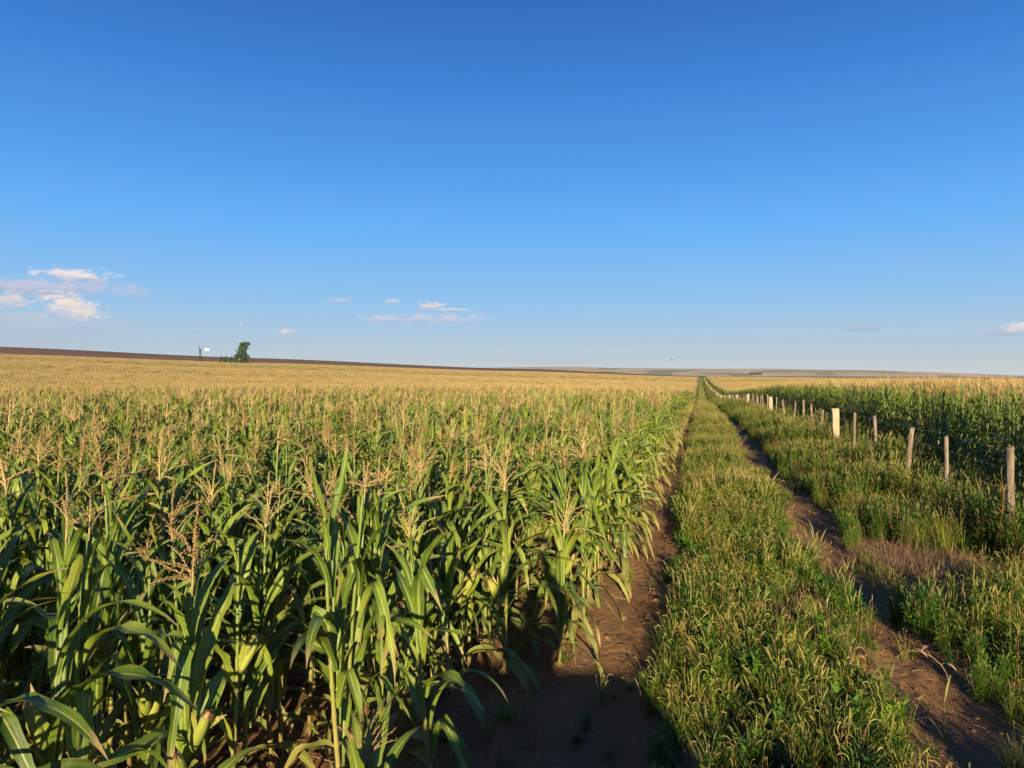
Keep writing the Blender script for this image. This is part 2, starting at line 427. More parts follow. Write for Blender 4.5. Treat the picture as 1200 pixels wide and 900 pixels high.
# ------------------------------------------------------------------ maize kit
def leaf_mb(L, Wd, p0, p1, seg=10, acr=4, yaw=.3, twist=.5, ripple=.16, fold=None, pw=1.0, seed=0, mi=0, base=.012):
    g = np.random.default_rng(seed); sub = 4; N = seg * sub
    ph = g.uniform(0, 6.28); ph2 = g.uniform(0, 6.28); nr = g.uniform(2.2, 4.0)
    P = np.array([base, 0, 0.]); rows = []
    for i in range(N + 1):
        s = i / N
        phi = p0 + (p1 - p0) * s ** pw
        if fold is not None and s > fold[0]:
            phi = phi + fold[1] * min(1, (s - fold[0]) / .05)
        psi = yaw * s * s + .05 * math.sin(5 * s + ph)
        t = np.array([math.cos(phi) * math.cos(psi), math.cos(phi) * math.sin(psi), math.sin(phi)])
        if i % sub == 0: rows.append((s, P.copy(), t.copy(), psi))
        P = P + t * L / N
    V = []; UV = []
    for s, P, t, psi in rows:
        sd_ = np.array([-math.sin(psi), math.cos(psi), 0]); nm = np.cross(t, sd_)
        tw = twist * s * s + .18 * math.sin(7 * s + ph2)
        a = sd_ * math.cos(tw) + nm * math.sin(tw); b = -sd_ * math.sin(tw) + nm * math.cos(tw)
        w = Wd * .5 * (min(1, .45 + 1.6 * s) if s < .35 else max(.03, (1 - ((s - .35) / .65) ** 1.8)))
        w *= 1 + .10 * math.sin(23 * s + ph2) + .07 * math.sin(41 * s + ph)
        if s > .999: w = Wd * .01
        vf = .55 * (1 - s) ** 2 + .16
        for j in range(acr + 1):
            q = j / acr * 2 - 1
            rp = ripple * math.sin(2 * math.pi * nr * s + ph + (1.7 if q > 0 else 0)) * abs(q) ** 2 * (s * 3 if s < .33 else 1)
            V.append(P + a * w * q * (1 - .15 * vf) + b * w * (abs(q) * vf + rp * 1.4)); UV.append((j / acr, s))
    k = acr + 1
    Fc = [(i * k + j, i * k + j + 1, (i + 1) * k + j + 1, (i + 1) * k + j) for i in range(seg) for j in range(acr)]
    m = MB(); m.add(V, Fc, UV, mi); return m


def spikelets(m, P, T, ln, wd, every, g, mi=0, skip=0):
    """little diamond spikelets set along a tassel branch"""
    k = len(P); d = np.linalg.norm(P[1:] - P[:-1], axis=1).sum(); cnt = max(2, int(d / every))
    for i in range(cnt):
        s = (i + .5) / cnt * (k - 1); a = int(s); f = s - a
        p = P[a] * (1 - f) + P[min(a + 1, k - 1)] * f; t = P[min(a + 1, k - 1)] - P[a]; t /= np.linalg.norm(t) + 1e-9
        q = g.normal(size=3); q -= t * q.dot(t); q /= np.linalg.norm(q) + 1e-9
        d_ = t * .8 + q * g.uniform(.35, .75); d_ /= np.linalg.norm(d_); c = np.cross(d_, q); c /= np.linalg.norm(c) + 1e-9
        e = np.cross(c, d_); l = ln * g.uniform(.7, 1.2); b = p + q * wd * .3
        V = [b, b + d_ * l * .5 + c * wd, b + d_ * l * .5 - c * wd, b + d_ * l * .5 + e * wd * .8, b + d_ * l]
        m.add(V, [(0, 1, 3), (0, 3, 2), (0, 2, 1), (4, 3, 1), (4, 2, 3), (4, 1, 2)], None, mi)


def tassel_mb(seed, hi=True, size=1.0, mi=0, spread=1.0):
    g = np.random.default_rng(seed); m = MB(); h = .26 * size * g.uniform(.75, 1.15)
    lean = g.normal(0, .10, 2)
    def cen(z): return np.array([lean[0] * (z / h) ** 2 * h, lean[1] * (z / h) ** 2 * h, z])
    P = np.array([cen(z) for z in np.linspace(-.02, h, 7)])
    m.tube(P, np.linspace(.0045, .0012, 7), 5 if hi else 3, mi)
    br = [P[2:]]
    nb = g.integers(5, 11) if seed % 10 < 6 or seed >= 990 else g.integers(12, 17)
    for i in range(nb):
        z0 = h * g.uniform(.10, .42); a = g.uniform(0, 6.28) ; L = h * g.uniform(.38, .72) * (1 - .3 * z0 / h)
        p = g.uniform(.35, 1.35) / max(.5, spread); p2 = p - g.uniform(.1, 1.1) * spread; q = cen(z0); pts = [q.copy()]
        st = 6 if hi else 3
        for k in range(st):
            e = p + (p2 - p) * k / st
            q = q + L / st * np.array([math.cos(a) * math.cos(e), math.sin(a) * math.cos(e), math.sin(e)]); pts.append(q.copy())
        pts = np.array(pts); br.append(pts)
        m.tube(pts, np.linspace(.0022, .0009, len(pts)) if hi else np.array([.002] + [.0030] * (len(pts) - 2) + [.001]), 4 if hi else 3, mi, cap=False)
    if hi:
        for k, b in enumerate(br): spikelets(m, b, None, .012, .0026, .0050 if k else .0030, g, mi)
    else:
        b = br[0]; m.tube(b, [.003, .006, .0055, .004, .0012][:len(b)], 4, mi, cap=False)
    return m


def ear_mb(seed, hi=True, mi=0, mi2=1):
    g = np.random.default_rng(seed); m = MB(); L = g.uniform(.17, .23); s = np.linspace(0, 1, 8 if hi else 5)
    rad = .022 * np.sin(np.clip(s * 2.6 + .35, 0, 3.0)) ** .8 * np.where(s > .9, .5, 1) + .003
    tilt = g.uniform(.30, .55)
    P = np.stack([.02 + s * L * math.sin(tilt), 0 * s, s * L * math.cos(tilt)], 1)
    m.tube(P, rad, 8 if hi else 5, mi)
    for k in range(4 if hi else 1):   # husk tips
        lf = leaf_mb(L * g.uniform(.9, 1.3), .045, 1.25 - tilt * .4, g.uniform(.2, 1.2), 5, 2, g.uniform(-.6, .6), .4, .1, seed=seed * 7 + k, mi=mi)
        m.merge(lf, Matrix.Rotation(k * 1.6 + g.uniform(-.4, .4), 4, (math.sin(tilt), 0, math.cos(tilt))))
    tip = P[-1]
    for k in range(9 if hi else 3):
        d = g.normal(size=3) * .5 + np.array([.5, 0, .4]); d /= np.linalg.norm(d)
        pts = [tip + d * .035 * t + np.array([0, 0, -.05]) * t * t * .6 for t in np.linspace(0, 1, 4)]
        m.tube(pts, [.0022, .0018, .0015, .0008], 3, mi2, cap=False)
    return m


def stalk_mb(seed, hi=True, mi=0):
    g = np.random.default_rng(seed); m = MB(); k = 12
    pts = []; rad = []; b = g.normal(0, .012, 2)
    for i in range(k):
        z = i / (k - 1); w = np.array([b[0] * math.sin(3 * z), b[1] * math.sin(2.5 * z + .3), z * 1.0])
        r0 = .0135 * (1 - .62 * z)
        if hi and 0 < i < k - 1:
            pts += [w + (0, 0, -.012), w, w + (0, 0, .012)]; rad += [r0, r0 * 1.32, r0]
        else: pts.append(w); rad.append(r0)
    m.tube(pts, rad, 8 if hi else 4, mi)
    if hi:   # prop roots
        for q in range(6):
            a = q * 1.05 + g.uniform(-.2, .2)
            m.tube([(0, 0, .05), (.03 * math.cos(a), .03 * math.sin(a), .02), (.055 * math.cos(a), .055 * math.sin(a), -.03)], [.004, .0035, .003], 4, mi, cap=False)
    return m


NU, NMD, NL = 8, 18, 6
def leaf_params(kind, i):
    g = np.random.default_rng(500 + i + {'up': 0, 'mid': 100, 'low': 200}[kind])
    if kind == 'up':
        return dict(L=g.uniform(.36, .56), Wd=g.uniform(.034, .054), p0=g.uniform(1.2, 1.5), p1=g.uniform(-.9, 1.1), yaw=g.uniform(-.5, .5), twist=g.uniform(-1, 1), pw=g.uniform(.9, 1.6), seed=i + 1)
    if kind == 'mid':
        fold = (g.uniform(.3, .65), -g.uniform(1.2, 2.5)) if g.random() < .55 else None
        return dict(L=g.uniform(.50, .78), Wd=g.uniform(.044, .074), p0=g.uniform(1.2, 1.5), p1=g.uniform(-1.2, .6) if fold is None else g.uniform(.3, 1.2), yaw=g.uniform(-.7, .7), twist=g.uniform(-1.5, 1.5), pw=g.uniform(.8, 1.6), fold=fold, seed=i + 31)
    return dict(L=g.uniform(.5, .72), Wd=g.uniform(.05, .075), p0=g.uniform(.7, 1.1), p1=g.uniform(-1.6, -1.3), yaw=g.uniform(-.9, .9), twist=g.uniform(-2.2, 2.2), pw=g.uniform(.5, .8), seed=i + 61, ripple=.3)


LIB = {}
def lib(kind, i, hi):
    key = (kind, i, hi)
    if key in LIB: return LIB[key]
    if kind in ('up', 'mid', 'low'):
        q = leaf_params(kind, i); b = leaf_mb(seg=16 if hi else 6, acr=4 if hi else 2, mi=1 if kind == 'low' else 0, **q)
    elif kind == 'tas': b = tassel_mb(900 + i, hi, 1.0, 3, .8 + .1 * (i % 5))
    elif kind == 'ear': b = ear_mb(300 + i, hi, 4, 5)
    else: b = stalk_mb(100 + i, hi, 2)
    LIB[key] = b; return b


MATS = [M['leaf'], M['leaf_low'], M['stalk'], M['tassel'], M['husk'], M['silk']]
MESH = {}
def lib_mesh(kind, i):
    key = (kind, i)
    if key not in MESH:
        b = lib(kind, i, True)
        nm, mt = {'up': ('leaf', [M['leaf']]), 'mid': ('leaf', [M['leaf']]), 'low': ('leaf', [M['leaf_low']]), 'tas': ('tassel', [M['tassel']]),
                  'ear': ('ear', [M['husk'], M['silk']]), 'stk': ('stalk', [M['stalk']])}[kind]
        c = MB(); c.merge(b)
        if kind == 'ear': c.mi = [k - 4 for k in c.mi]
        MESH[key] = c.mesh(nm, mt)
    return MESH[key]


def plan_plant(g, H, hero=False):
    """components of one maize plant: (kind, index, loc, rotz, scale)"""
    st = H - .25 * g.uniform(.85, 1.05); out = [('stk', int(g.integers(4)), (0, 0, 0), g.uniform(0, 6.28), (1, 1, st))]
    ts = g.uniform(1.15, 1.35) if hero else g.uniform(.72, 1.2)
    if hero or g.random() < .82: out.append(('tas', int(g.integers(6, 8)) if hero else int(g.integers(8)), (0, 0, st - .01), g.uniform(0, 6.28), (ts, ts, ts)))
    nl = int(g.integers(15, 19)); a0 = g.uniform(0, 6.28)
    for i in range(nl):
        q = i / (nl - 1); z = st * (.10 + .84 * q); a = a0 + math.pi * (i % 2) + g.normal(0, .35)
        if q < .13: k = ('low', int(g.integers(NL)))
        elif q > .72: k = ('up', int(g.integers(NU)))
        else: k = ('mid', int(g.integers(NMD)))
        if k[0] == 'mid' and g.random() < .07: k = ('low', int(g.integers(NL)))
        s = g.uniform(.85, 1.12) * (1.0 if H < 1.8 else .80)
        if k[0] == 'up': s *= 1.15 - .45 * (q - .72) / .28
        out.append((*k, (0, 0, z), a, (s, s * g.choice([-1, 1]), s)))
    for k in range(int(g.random() < .8) + int(g.random() < .25)):
        out.append(('ear', int(g.integers(5)), (0, 0, st * g.uniform(.38, .55)), g.uniform(0, 6.28), (1, 1, 1)))
    return out


def plant_mb(g, H, hi=False):
    m = MB()
    for kind, i, loc, rz, sc in plan_plant(g, H):
        m.merge(lib(kind, i, hi), Matrix.Translation(loc) @ Matrix.Rotation(rz, 4, 'Z') @ Matrix.Diagonal((*sc, 1)))
    return m


def make_plant(x, y, H, seed, label, group, hero=False):
    g = np.random.default_rng(seed)
    root = empty('maize_plant', (x, y, float(ground_near(x, y))), 0)
    ln = .16 if g.random() < .07 and not hero else .045
    root.rotation_euler = (g.normal(0, ln), g.normal(0, ln), g.uniform(0, 6.28))
    tag(root, label, 'maize plant', group)
    for kind, i, loc, rz, sc in plan_plant(g, H, hero):
        link({'stk': 'stalk', 'tas': 'tassel', 'ear': 'ear'}.get(kind, 'leaf'), lib_mesh(kind, i), root, loc, (0, 0, rz), sc)
    return root


# ------------------------------------------------------------------ scattering (only for what nobody could count)
def scatter(name, pts, rot, scl, idx, meshes, kind='stuff', label=None, cat=None, extra=None):
    src = bpy.data.collections.new(name + '_source')
    for k, me in enumerate(meshes):
        o = bpy.data.objects.new('%s_source_%02d' % (name, k), me); src.objects.link(o)
    me = bpy.data.meshes.new(name); me.vertices.add(len(pts)); me.vertices.foreach_set('co', np.asarray(pts, np.float32).ravel())
    a = me.attributes.new('rot', 'FLOAT_VECTOR', 'POINT'); a.data.foreach_set('vector', np.asarray(rot, np.float32).ravel())
    a = me.attributes.new('scl', 'FLOAT', 'POINT'); a.data.foreach_set('value', np.asarray(scl, np.float32))
    a = me.attributes.new('pick', 'INT', 'POINT'); a.data.foreach_set('value', np.asarray(idx, np.int32))
    me.update()
    t = bpy.data.node_groups.new(name + '_nodes', 'GeometryNodeTree')
    t.interface.new_socket('Geometry', in_out='INPUT', socket_type='NodeSocketGeometry')
    t.interface.new_socket('Geometry', in_out='OUTPUT', socket_type='NodeSocketGeometry')
    gi = t.nodes.new('NodeGroupInput'); go = t.nodes.new('NodeGroupOutput')
    ci = t.nodes.new('GeometryNodeCollectionInfo'); ci.inputs['Collection'].default_value = src
    ci.inputs['Separate Children'].default_value = True; ci.inputs['Reset Children'].default_value = True
    ip = t.nodes.new('GeometryNodeInstanceOnPoints'); ip.inputs['Pick Instance'].default_value = True
    def na(nm, ty):
        q = t.nodes.new('GeometryNodeInputNamedAttribute'); q.data_type = ty; q.inputs['Name'].default_value = nm
        return [o for o in q.outputs if o.enabled and o.name == 'Attribute'][0]
    er = t.nodes.new('FunctionNodeEulerToRotation')
    t.links.new(gi.outputs[0], ip.inputs['Points']); t.links.new(ci.outputs[0], ip.inputs['Instance'])
    t.links.new(na('pick', 'INT'), ip.inputs['Instance Index'])
    t.links.new(na('rot', 'FLOAT_VECTOR'), er.inputs[0]); t.links.new(er.outputs[0], ip.inputs['Rotation'])
    t.links.new(na('scl', 'FLOAT'), ip.inputs['Scale']); t.links.new(ip.outputs[0], go.inputs[0])
    o = link(name, me); md = o.modifiers.new('scatter', 'NODES'); md.node_group = t
    if extra: pass
    tag(o, label, cat, None, kind); return o


# ------------------------------------------------------------------ maize fields: where each plant stands
ROWS_L = [-.98 - .62 * k for k in range(900)]
ROWS_R = [4.85 + .62 * k for k in range(420)]


def u_of(x, y):
    cy, sy = math.cos(R(YAW)), math.sin(R(YAW))
    dx = x * cy + y * sy; dz = -x * sy + y * cy
    return np.where(dz > .05, U0 + F * dx / np.maximum(dz, .05), np.where(dx > 0, 1e5, -1e5)), dz


HERO = [(205, 612, 2.55), (512, 590, 3.35), (475, 512, 5.0), (401, 572, 3.8), (685, 513, 5.7), (35, 522, 4.0), (3, 560, 3.2), (425, 832, 2.4), (655, 590, 5.1), (590, 545, 4.9)]
def at(u, dist, v=None):
    """a spot on the ground by bearing and forward distance"""
    cy, sy = math.cos(R(YAW)), math.sin(R(YAW)); dx = (u - U0) / F * dist; x = dx * cy - dist * sy; y = dx * sy + dist * cy
    return x, y, float(ground_z(x, y))


def field_points(rmax):
    P = []
    g = np.random.default_rng(77)
    for side, rows in ((0, ROWS_L), (1, ROWS_R)):
        for k, x0 in enumerate(rows):
            if abs(x0) > rmax: break
            y1 = math.sqrt(max(0, rmax ** 2 - x0 ** 2)); y = -9.0 + g.uniform(0, .2)
            if side == 0: lo = abs(x0) / math.tan(R(56)) - 9
            else: lo = abs(x0) / math.tan(R(26)) - 12
            ys = np.arange(max(y, lo), y1, .20); ys = ys + g.normal(0, .035, len(ys)); xs = x0 + g.normal(0, .035, len(ys))
            keep = g.random(len(ys)) > .05
            if side == 1: keep &= ys > 1.5
            if side == 0:
                keep &= ~((xs > -1.3) & (ys < 4.7)); keep &= ~((xs > -1.9) & (ys < 2.9)); keep &= ~(np.hypot(xs, ys) < 2.3)
                for hu, hv, hd in HERO:
                    hx, hy, _ = at(hu, hd); keep &= np.hypot(xs - hx, ys - hy) > .2
                keep &= ~((xs > -2.4) & (ys < 1.0) & (ys > -9))
            for a, b in zip(xs[keep], ys[keep]): P.append((a, b, side, k))
    return np.array(P)


FP = field_points(105)
uu, dd = u_of(FP[:, 0], FP[:, 1]); rr = np.hypot(FP[:, 0], FP[:, 1])
inv = (uu > -60) & (uu < 1260) & (dd > 1)
score = np.where(inv, rr * np.where(FP[:, 3] == 0, .55, np.where(FP[:, 3] == 1, .8, 1.0)), 1e9)
near = np.argsort(score)[:285]; isn = np.zeros(len(FP), bool); isn[near] = True


def plant_height(x, y, side, g=None):
    h = np.where(side == 0, 1.60, 1.93) + (vnoise(x, y, .35, 21) - .5) * .14 + (vnoise(x, y, 6.0, 22) - .5) * .44
    return h


ORD = ['first', 'second', 'third', 'fourth', 'fifth', 'sixth', 'seventh', 'eighth', 'ninth', 'tenth', 'eleventh', 'twelfth', 'thirteenth', 'fourteenth',
       'fifteenth', 'sixteenth', 'seventeenth', 'eighteenth', 'nineteenth', 'twentieth']
def ordw(k):
    if k < 20: return ORD[k]
    t = ['twenty', 'thirty', 'forty', 'fifty', 'sixty', 'seventy', 'eighty', 'ninety'][(k + 1) // 10 - 2]; r_ = (k + 1) % 10
    return (t[:-1] + 'ieth') if r_ == 0 else t + '-' + ORD[r_ - 1]


cnt = {}
for i in sorted(near, key=lambda i: FP[i, 1]):
    x, y, side, k = FP[i]; side = int(side); k = int(k); c_ = cnt.get((side, k), 0); cnt[(side, k)] = c_ + 1
    if side == 0:
        lab = 'tasselled maize plant, %s from near end of the %s row left of track' % (ordw(c_), ordw(k))
        grp = 'maize plants in the left field'
    else:
        lab = 'dark maize plant, %s from the right in the %s row behind the fence' % (ordw(c_), ordw(k))
        grp = 'maize plants behind the fence'
    make_plant(x, y, float(plant_height(x, y, side)), 1000 + int(i), lab, grp)

HLAB = ['foreground maize plant with wide open tassel, nearest at lower left', 'foreground maize plant with thick branching tassel beside the dark bare patch',
        'maize plant with one slender upright tassel left of the bare patch', 'maize plant with a narrow pale tassel between the two foreground tassels',
        'front row maize plant whose bent tassel stands right of centre', 'maize plant with tall tassel near the left edge', 'maize plant cut by the left edge with reddish tassel',
        'low maize plant showing only a bare tassel spike at the bottom edge', 'first maize plant of the front row beside the shadowed rut', 'short maize plant half in shadow behind the bare patch']
for k, (hu, hv, hd) in enumerate(HERO):
    hx, hy, _ = at(hu, hd); make_plant(hx, hy, 2.1 - (hv - V0) * hd / F, 7000 + k, HLAB[k], 'maize plants in the left field', k != 7)

# the rest of both fields, one object
rest = FP[~isn]; g = np.random.default_rng(5)
pm = []
for k in range(10): pm.append(plant_mb(np.random.default_rng(40 + k), 1.6, False).mesh('maize_mid', MATS))
for k in range(6):
    p_ = plant_mb(np.random.default_rng(60 + k), 1.93, False); p_.merge(tassel_mb(650 + k, False, 1.1, 3, .8), Matrix.Translation((.03, .02, 1.66))); pm.append(p_.mesh('maize_tall', MATS))


def clump_mb(seed, H):
    """far clump of maize tops: upper leaves and tassels only, as little else shows at that distance"""
    g = np.random.default_rng(seed); m = MB()
    for q in range(9):
        x, y = g.uniform(-.75, .75, 2); h = H * g.uniform(.93, 1.06)
        for k in range(5):
            lf = leaf_mb(g.uniform(.4, .7), .085, g.uniform(.9, 1.3), g.uniform(-1.3, .3), 3, 1, g.uniform(-.5, .5), g.uniform(-1, 1), .0, seed=seed * 31 + q * 7 + k, mi=0)
            m.merge(lf, Matrix.Translation((x, y, h - .45 - .14 * k)) @ Matrix.Rotation(g.uniform(0, 6.28), 4, 'Z'))
        for k in range(5):
            a = g.uniform(0, 6.28); t = .0 if k == 0 else g.uniform(.3, .8); l = .34 if k == 0 else .2
            b = np.array([x, y, h - .32 + .04 * k]); e = b + l * np.array([math.cos(a) * math.sin(t), math.sin(a) * math.sin(t), math.cos(t)])
            m.tube([b, b * .5 + e * .5, e], [.006, .012, .004], 3, 3, cap=False)
    return m


for k in range(6):   # plants seen mostly by their tassels over the crest
    p_ = plant_mb(np.random.default_rng(140 + k), 1.6, False)
    p_.merge(tassel_mb(600 + k, False, 1.15, 3, .8), Matrix.Translation((.04, .03, 1.33))); pm.append(p_.mesh('maize_tasselled', MATS))
nm_ = len(pm)
for k in range(4): pm.append(clump_mb(80 + k, 1.6).mesh('maize_clump', MATS))
for k in range(4): pm.append(clump_mb(90 + k, 1.93).mesh('maize_clump_tall', MATS))


def wedge_points(r0, r1, dens, g):
    """random points in the viewed part of both fields between two radii"""
    A0, A1 = R(-54), R(25); area = .5 * (r1 ** 2 - r0 ** 2) * (A1 - A0); N = int(area * dens)
    r = np.sqrt(g.uniform(r0 ** 2, r1 ** 2, N)); a = g.uniform(A0, A1, N); x = r * np.sin(a); y = r * np.cos(a)
    x = np.where(x < 0, np.round((x + .98) / .62) * .62 - .98, np.round((x - 4.85) / .62) * .62 + 4.85) + g.normal(0, .05, N)
    k = (x < -1.2) | (x > 5.0); return x[k], y[k]


xs, ys, zz, sc, ix = [], [], [], [], []
sd0 = rest[:, 2].astype(int); h = plant_height(rest[:, 0], rest[:, 1], rest[:, 2])
xs.append(rest[:, 0]); ys.append(rest[:, 1]); sc.append(h / np.where(sd0 == 0, 1.6, 1.93))
rr0 = np.hypot(rest[:, 0], rest[:, 1])
i0 = np.where(g.random(len(rest)) < np.clip((rr0 - 9) / 26, 0, .95), g.integers(16, 22, len(rest)), g.integers(0, 10, len(rest)))
ix.append(np.where(sd0 == 0, i0, g.integers(10, 16, len(rest))))
for r0, r1, dn in ((104, 180, .75), (180, 330, .45), (330, 610, .22)):
    x, y = wedge_points(r0, r1, dn, g); s_ = (x > 0).astype(int); xs.append(x); ys.append(y); sc.append(g.uniform(.93, 1.07, len(x)))
    ix.append(np.where(s_ == 0, g.integers(nm_, nm_ + 4, len(x)), g.integers(nm_ + 4, nm_ + 8, len(x))))
xs = np.concatenate(xs); ys = np.concatenate(ys); sc = np.concatenate(sc); ix = np.concatenate(ix)
pts = np.stack([xs, ys, ground_near(xs, ys)], 1)
rot = np.stack([g.normal(0, .05, len(xs)), g.normal(0, .05, len(xs)), g.uniform(0, 6.28, len(xs))], 1)
scatter('maize_field', pts, rot, sc, ix, pm, label='ripening maize field running back in rows to the horizon on both sides of the track', cat='maize field')


def canopy():
    """closed leaf mass under the tassels where the far field is too distant to part the plants"""
    m = MB()
    g = np.random.default_rng(9)
    for side in (0, 1):
        hgt = 1.22 if side == 0 else 1.55
        xs = np.concatenate([[0], np.geomspace(.6, 520, 130)]); xs = (-1.05 - xs) if side == 0 else (4.9 + xs)
        ys = np.geomspace(60, 625, 150)
        X, Y = np.meshgrid(xs, ys); Z = ground_z(X, Y) + hgt + (vnoise(X, Y, .8, 31) - .5) * .25
        Z[:, 0] = ground_z(X[:, 0], Y[:, 0]) + .2; rr_ = np.hypot(X, Y)
        k = len(xs); Fc = []
        for i in range(len(ys) - 1):
            for j in range(k - 1):
                if 95 < rr_[i, j] < 615:
                    q = (i * k + j, i * k + j + 1, (i + 1) * k + j + 1, (i + 1) * k + j); Fc.append(q[::-1] if side == 0 else q)
        m.add(np.stack([X, Y, Z], -1).reshape(-1, 3), Fc)
    mt, n = mat('distant_maize_canopy'); pos = n.new('ShaderNodeNewGeometry').outputs['Position']
    sp_ = n.new('ShaderNodeSeparateXYZ'); n.l.new(pos, sp_.inputs[0])
    f = n.math('ADD', n.math('MULTIPLY', n.noise(pos, 1.4, 4, .7), .5), n.math('MULTIPLY', n.noise(n.comb(n.math('MULTIPLY', sp_.outputs[0], .012), n.math('MULTIPLY', sp_.outputs[1], .05), 0.), 1.0, 4, .65), .5))
    col = n.ramp(f, [(.32, (.11, .14, .03)), (.48, (.25, .24, .08)), (.68, (.42, .34, .16))])
    finish(n, col, .9, .1, n.noise(pos, 3, 3), .8, .3)
    o = link('maize_canopy', m.mesh('maize_canopy', [mt])); tag(o, 'olive gold leaf mass of the maize far off before the brown hill', 'maize field', None, 'stuff')


canopy()

# ------------------------------------------------------------------ grass and weeds
def blade(m, g, L, wd, lean, a, x=0., y=0., mi=0, seg=3, curl=.9, z0=0.):
    p = math.pi / 2 - lean; P = np.array([x, y, z0]); d = np.array([math.cos(a), math.sin(a)]); sd_ = np.array([-d[1], d[0], 0])
    V = []; UV = []
    for i in range(seg + 1):
        s = i / seg; w = wd * .5 * (1 - s ** 2) + .0004; V += [P - sd_ * w, P + sd_ * w]; UV += [(0, s), (1, s)]
        e = p - curl * s; P = P + L / seg * np.array([d[0] * math.cos(e), d[1] * math.cos(e), math.sin(e)])
    m.add(V, [(2 * i, 2 * i + 1, 2 * i + 3, 2 * i + 2) for i in range(seg)], UV, mi)


def seedstem(m, g, h, x, y, lean, a, mi_s, mi_h, hl=.07, r=.0045, hook=.0):
    P = np.array([x, y, 0.]); pts = [P.copy()]; e = math.pi / 2 - lean
    for i in range(4):
        P = P + h / 4 * np.array([math.cos(a) * math.cos(e), math.sin(a) * math.cos(e), math.sin(e)]); pts.append(P.copy()); e -= .08
    m.tube(pts, [.0018, .0015, .0014, .0013, .0012], 3, mi_s, cap=False)
    q = [P.copy()]
    for i in range(5):
        P = P + hl / 5 * np.array([math.cos(a) * math.cos(e), math.sin(a) * math.cos(e), math.sin(e)]); q.append(P.copy()); e -= hook
    m.tube(q, [r * .5, r, r * 1.1, r, r * .8, r * .25], 5, mi_h)


GM = [M['grass'], M['seed'], M['weed'], M['dry'], M['red_stem']]
def tuft_grass(seed, nb=26, h=.22, heads=4):
    g = np.random.default_rng(seed); m = MB()
    for k in range(nb):
        rr_ = g.uniform(0, .07); t = g.uniform(0, 6.28)
        blade(m, g, h * g.uniform(.5, 1.25), g.uniform(.004, .0075), g.uniform(.05, .75), g.uniform(0, 6.28), rr_ * math.cos(t), rr_ * math.sin(t), 0, 3, g.uniform(.3, 1.6))
    for k in range(heads):
        rr_ = g.uniform(0, .07); t = g.uniform(0, 6.28)
        seedstem(m, g, h * g.uniform(.8, 1.35), rr_ * math.cos(t), rr_ * math.sin(t), g.uniform(.0, .35), g.uniform(0, 6.28), 0 if g.random() < .7 else 4, 1, g.uniform(.025, .07), g.uniform(.0018, .0034), g.choice([.05, .1, .5, .75]))
    return m


def lanceo(m, base, d, L, wd, mi):
    """small pointed leaf, folded along its middle"""
    up = np.array([0, 0, 1.]); s_ = np.cross(d, up); s_ /= np.linalg.norm(s_) + 1e-9; n_ = np.cross(s_, d)
    V = [base, base + d * L * .45 + s_ * wd * .5 + n_ * wd * .18, base + d * L * .45, base + d * L * .45 - s_ * wd * .5 + n_ * wd * .18, base + d * L - n_ * L * .12]
    m.add(V, [(0, 1, 2), (0, 2, 3), (1, 4, 2), (2, 4, 3)], [(0.5, 0), (1, .5), (.5, .5), (0, .5), (.5, 1)], mi)


def tuft_weed(seed, h=.55, stems=7, leaves=22, spread=.16, heads=.7, leafL=.055):
    """bushy pigweed-like plant: branching stems, many pointed leaves, pale seed spikes on top"""
    g = np.random.default_rng(seed); m = MB()
    for k in range(stems):
        a = g.uniform(0, 6.28); e = math.pi / 2 - g.uniform(.02, .55); hh = h * g.uniform(.55, 1.1); P = np.array([g.normal(0, .02), g.normal(0, .02), 0.]); pts = [P.copy()]
        for i in range(5):
            P = P + hh / 5 * np.array([math.cos(a) * math.cos(e), math.sin(a) * math.cos(e), math.sin(e)]); pts.append(P.copy()); e = min(1.5, e + .09)
        pts = np.array(pts); m.tube(pts, np.linspace(.004, .0015, 6), 3, 2 if g.random() < .75 else 4, cap=False)
        for q in range(leaves):
            s = g.uniform(.12, .98) * 5; i = min(4, int(s)); p = pts[i] + (pts[i + 1] - pts[i]) * (s - i); t = g.uniform(0, 6.28); ee = g.uniform(-.3, 1.0)
            d = np.array([math.cos(t) * math.cos(ee), math.sin(t) * math.cos(ee), math.sin(ee)]); st = g.uniform(.01, .05)
            lanceo(m, p + d * st, d, leafL * g.uniform(.6, 1.3), leafL * g.uniform(.25, .42), 2)
        if g.random() < heads:
            tip = pts[-1]; t = pts[-1] - pts[-2]; t /= np.linalg.norm(t); L = g.uniform(.05, .12)
            q = [tip + t * L * s + np.array([math.cos(a), math.sin(a), 0]) * L * .25 * s * s for s in (0, .3, .6, 1)]
            m.tube(q, [.002, .0045, .004, .001], 4, 1)
            spikelets(m, np.array(q), None, .010, .0025, .006, g, 1)
    return m


def tuft_dry(seed, nb=22, h=.2, flat=1.1):
    g = np.random.default_rng(seed); m = MB()
    for k in range(nb):
        blade(m, g, h * g.uniform(.4, 1.4), g.uniform(.003, .006), g.uniform(.2, 1.0) * flat, g.uniform(0, 6.28), g.normal(0, .06), g.normal(0, .06), 3, 3, g.uniform(.1, 1.2))
    return m


def strip_points(x0, x1, bands, g):
    X, Y = [], []
    for y0, y1, d in bands:
        N = int((x1 - x0) * (y1 - y0) * d); X.append(g.uniform(x0, x1, N)); Y.append(g.uniform(y0, y1, N))
    return np.concatenate(X), np.concatenate(Y)


